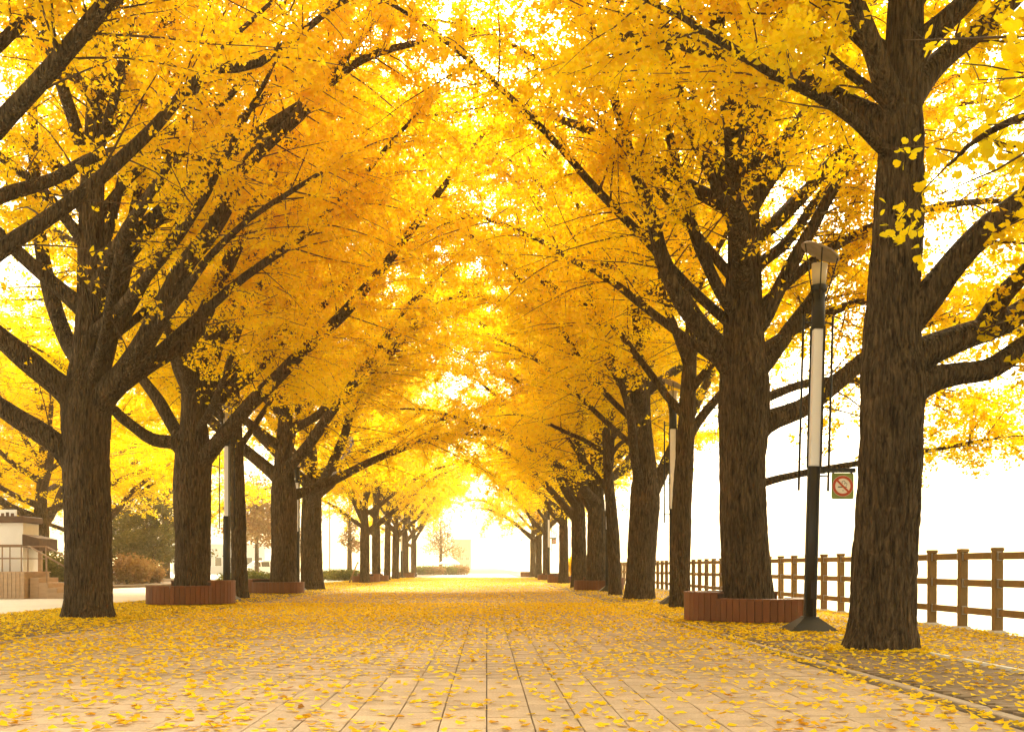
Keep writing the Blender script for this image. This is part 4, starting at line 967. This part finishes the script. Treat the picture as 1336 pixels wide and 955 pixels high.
b = MB(); b.box(.98, 1.1, .4, .52, -.05, 1.6); b.build('awning_post', DECKWOOD, e)
e = empty('timber_deck', (-15.65, 37.5, 0)); tag(e, 'brown timber deck with stairs and railing in front of the white kiosk', 'deck')
b = MB(); b.box(-4.6, .55, 0, 2.2, -.05, .82); b.build('deck_frame', DECKWOOD, e)
for k in range(38):
    b = MB(); x = -4.6 + k * .1362; b.box(x + .004, x + .132, -.03, -.002, -.03, .84, .004); b.build('plank', DECKWOOD, e)
for k in range(15):
    b = MB(); y = -.03 + k * .15; b.box(-4.65, .6, y + .003, y + .147, .822, .86); b.build('deck_board', DECKWOOD, e)
for k in range(4):
    b = MB(); h = .82 - (k + 1) * .165; b.box(.602 + k * .3, .90 + k * .3, .35, 2.1, -.05, h, .006); st_ = b.build('stair', DECKWOOD, e)
RAILPAINT = mat('railing_paint', (.30, .20, .13), .5)
for yy in (.02, 2.12):
    b = MB()
    for k in range(9): b.tube([(-4.5 + k * .62, yy, .85), (-4.5 + k * .62, yy, 1.72)], .022, 6)
    b.tube([(-4.5, yy, 1.72), (.5, yy, 1.72)], .028, 8); b.tube([(-4.5, yy, 1.3), (.5, yy, 1.3)], .016, 6)
    b.build('railing', RAILPAINT, e)
for yy in (.4, 2.06):
    b = MB(); b.tube([(.55, yy, 1.7), (1.75, yy, 1.02)], .028, 8); b.tube([(1.75, yy, -.03), (1.75, yy, 1.02)], .026, 8); b.tube([(1.15, yy, .3), (1.15, yy, 1.36)], .02, 6); b.build('handrail', RAILPAINT, e)
e = empty('cooler_box', (at(72, 41), 41, -.03)); tag(e, 'small white cooler box with blue lid standing behind the deck stairs', 'box')
b = MB(); b.box(-.3, .3, -.2, .2, 0, .42, .03); b.build('body', WHITEPAINT, e); b = MB(); b.box(-.32, .32, -.22, .22, .422, .5, .02); b.build('lid', mat('blue_plastic', (.12, .2, .32), .4), e)

# ------------------------------------------------------------------ parked white car
def car(px, d, rz, label):
    e = empty('parked_car', (at(px, d), d, -.03), rz); tag(e, label, 'car')
    L, Wd = 4.5, 1.8
    side = [(-2.2, .35), (-2.25, .7), (-2.15, .98), (-1.15, 1.08), (-.45, 1.62), (.2, 1.72), (1.6, 1.70), (2.05, 1.5), (2.2, 1.05), (2.22, .5), (2.15, .32)]
    n = len(side); b = MB(); vs = []
    for sy, ins in ((-1, 0), (1, 0)):
        for x, z in side: vs.append((x, sy * (Wd / 2 - (.16 * max(0, (z - 1.0) / .7))), z))
    b.add(vs, [tuple(range(n)), tuple(range(2 * n - 1, n - 1, -1))] + [(i, n + i, n + (i + 1) % n, (i + 1) % n) for i in range(n)]); b.build('body', WHITEPAINT, e)
    def q(pts, sy):
        b = MB(); b.add([(x, sy * (Wd / 2 + .006 - .16 * max(0, (z - 1.0) / .7)), z) for x, z in pts], [tuple(range(len(pts)))]); return b
    for sy in (-1, 1):
        for pts in ([(-1.0, 1.1), (-.25, 1.1), (-.25, 1.58), (-.45, 1.52)], [(-.15, 1.1), (.75, 1.1), (.75, 1.6), (-.15, 1.6)], [(.85, 1.1), (1.9, 1.12), (1.65, 1.55), (.85, 1.6)]): q(pts, sy).build('side_window', GLASSDARK, e)
    b = MB(); o = .012
    b.add([(-1.12 - o, -.78, 1.10 + o), (-1.12 - o, .78, 1.10 + o), (-.50 - o, .68, 1.58 + o), (-.50 - o, -.68, 1.58 + o)], [(0, 1, 2, 3)]); b.build('windscreen', GLASSDARK, e)
    for sy in (-1, 1):
        b = MB(); b.box(-2.28, -2.2, sy * .65 - .2, sy * .65 + .2, .72, .9, .02); b.build('headlight', GLASSDARK, e)
        b = MB(); b.box(-.98, -.85, sy * 1.0 - .1, sy * 1.0 + .1, 1.08, 1.24, .02); b.build('mirror', WHITEPAINT, e)
        for wx in (-1.4, 1.4):
            w = empty('wheel', (wx, sy * .82, .34)); w.parent = e
            b = MB(); b.tube([(0, -.11, 0), (0, .11, 0)], .34, 20); b.build('tyre', RUBBER, w); b = MB(); b.tube([(0, -.12, 0), (0, .12, 0)], .21, 14); b.build('rim', STEEL, w)
    b = MB(); b.box(-2.31, -2.22, -.55, .55, .45, .66, .02); b.build('grille', GLASSDARK, e)
    return e
car(338, 118, math.radians(38), 'white car with dark windows parked beyond the road behind the low slatted bench')

# ------------------------------------------------------------------ fallen leaves
def litter_arrays(n, X, Y, Z, size, r, k6=True):
    yaw = r.uniform(0, 6.283, n); D = np.stack([np.cos(yaw), np.sin(yaw), r.normal(0, .14, n)], 1); D = unit(D)
    up = np.array([0, 0, 1.]) + r.normal(0, .22, (n, 3)); side = unit(np.cross(D, up)); nr = np.cross(side, D)
    s = (size * r.uniform(.7, 1.2, n))[:, None]; B = np.stack([X, Y, Z + .006 + .012 * r.random(n)], 1); w = s * r.uniform(.5, .66, (n, 1)); f = s * np.abs(r.normal(.05, .13, (n, 1)))
    if k6: pts = [B, B + D * s * .5 - side * w + nr * f, B + D * s * .9 - side * w * .5 + nr * f * .5, B + D * s * .8, B + D * s * .9 + side * w * .5 + nr * f * .5, B + D * s * .5 + side * w + nr * f]
    else: pts = [B, B + D * s * .6 - side * w + nr * f, B + D * s * .9, B + D * s * .6 + side * w + nr * f]
    V = np.stack(pts, 1).reshape(-1, 3); V[:, 2] = np.maximum(V[:, 2], np.repeat(Z, len(pts)) + .002)
    return V, len(pts)
def surf_z(X): return np.where(X > PX1 + .16, .024, np.where(X > PX1, .024, np.where(X > PX0, .002, .014)))
def density(X, Y, r):
    """clumpy drift pattern; thicker near the trunks and further along"""
    n = vnoise(X * .8 + 50, Y * .35 + 20, 512, 77) * .6 + vnoise(X * 2.3 + 90, Y * 1.1 + 7, 512, 78) * .4
    base = .25 + .60 * np.clip((Y - 10) / 20, 0, 1)
    base = np.where(X < -3, base + .10, base); base = np.where(X < PX0, base + .42, base)
    base = np.where((X > PX1) & (Y > 15), base + .12, base); base = np.where((X > PX1 - .2) & (X < PX1 + .2), base * .7, base)
    return np.clip(base * (.35 + 1.3 * n), 0, 1.0)
r = np.random.default_rng(909)
def scatter(n, x0, x1, y0, y1):
    X = r.uniform(x0, x1, n); Y = r.uniform(y0, y1, n); k = r.random(n) < density(X, Y, r); k &= in_view_np(X, Y); return X[k], Y[k]
def in_view_np(X, Y): px = CX + X / Y * F; return (px > -150) & (px < 1480)
XA, YA = scatter(30000, -10.3, 7.7, 5.5, 14); XB, YB = scatter(62000, -10.3, 7.7, 14, 32); XC_, YC = scatter(74000, -10.3, 7.7, 32, 110)
# drifts gathered round trunk bases, lamp foot and benches
for bx, by, br, nn in ((4.71, 13.8, .42, 420), (4.75, 20.9, 1.15, 500), (4.94, 17.6, .4, 200), (-7.79, 22.6, .5, 420), (-7.8, 30.3, 1.1, 420), (4.69, 35.2, .5, 300), (4.69, 27.9, .3, 200), (-7.8, 36.2, .3, 200)):
    aa = r.uniform(0, 6.283, nn); rr_ = br + np.abs(r.normal(0, .28, nn)); XB = np.concatenate([XB, bx + rr_ * np.cos(aa)]); YB = np.concatenate([YB, by + rr_ * np.sin(aa)])
nn = 900; YK = r.uniform(7, 40, nn); XB = np.concatenate([XB, PX1 - np.abs(r.normal(0, .10, nn))]); YB = np.concatenate([YB, YK])   # along the kerb
# nearest leaves are objects of their own
order = np.argsort(YA + np.where(YA < 6.95, 99, 0)); vis_i = [i for i in order if 6.97 < YA[i] and 0 < CX + XA[i] / YA[i] * F < 1336][:260]
leaf_meshes = []
for k in range(10):
    V, kk = litter_arrays(1, np.zeros(1), np.zeros(1), np.zeros(1), .07, np.random.default_rng(300 + k))
    tn = (.75, .6, .9, .5, .1, .8, .65, .4, .7, .22)[k]
    leaf_meshes.append(mesh_np('fallen_leaf', V, [np.array([[0, 5, 4, 3], [0, 3, 2, 1]])], LITTER, var=np.full(6, tn)))
zs = surf_z(XA)
for j, i in enumerate(vis_i):
    k = int(r.integers(0, 10)); brown = k in (4, 9)
    o = link('fallen_leaf', leaf_meshes[k], None, (float(XA[i]), float(YA[i]), float(zs[i])), (0, 0, float(r.uniform(0, 6.28))))
    tag(o, 'dry brownish fan-shaped leaf lying on the near paving' if brown else 'single yellow fan-shaped leaf lying on the near paving', 'leaf', 'brownish leaves fallen on the near paving' if brown else 'yellow leaves fallen on the near paving')
m = np.ones(len(XA), bool); m[vis_i] = False
Va, ka = litter_arrays(m.sum(), XA[m], YA[m], zs[m], .066, r); na = m.sum()
X2 = np.concatenate([XB, XC_]); Y2 = np.concatenate([YB, YC]); Vb, kb = litter_arrays(len(X2), X2, Y2, surf_z(X2), .07, r, False)
ba = np.arange(na)[:, None] * 6; bb = np.arange(len(X2))[:, None] * 4 + len(Va)
va = np.clip(r.normal(.6, .22, na), 0, 1); vb = np.clip(r.normal(.62, .2, len(X2)), 0, 1)
tag(link('leaf_litter', mesh_np('leaf_litter', np.vstack([Va, Vb]), [np.vstack([ba + np.array([0, 5, 4, 3]), ba + np.array([0, 3, 2, 1]), bb + np.array([0, 3, 2, 1])])], LITTER, var=np.concatenate([np.repeat(va, 6), np.repeat(vb, 4)]))),
    'carpet of yellow ginkgo leaves scattered over the path and verges', 'leaf litter', kind='stuff')

# ------------------------------------------------------------------ haze
b = MB(); b.box(-3000, 3000, -320, 3000, -8.2, 19.5)
HAZE = bpy.data.materials.new('haze'); HAZE.use_nodes = True
_n, _l = HAZE.node_tree.nodes, HAZE.node_tree.links; _n.clear()
_v = _n.new('ShaderNodeVolumePrincipled'); _v.inputs['Color'].default_value = (1.0, .84, .54, 1); _v.inputs['Density'].default_value = .0008; _v.inputs['Anisotropy'].default_value = .5
_o = _n.new('ShaderNodeOutputMaterial'); _l.new(_v.outputs[0], _o.inputs['Volume'])
tag(b.build('haze', HAZE), 'pale warm autumn haze filling the avenue', 'haze', kind='stuff')
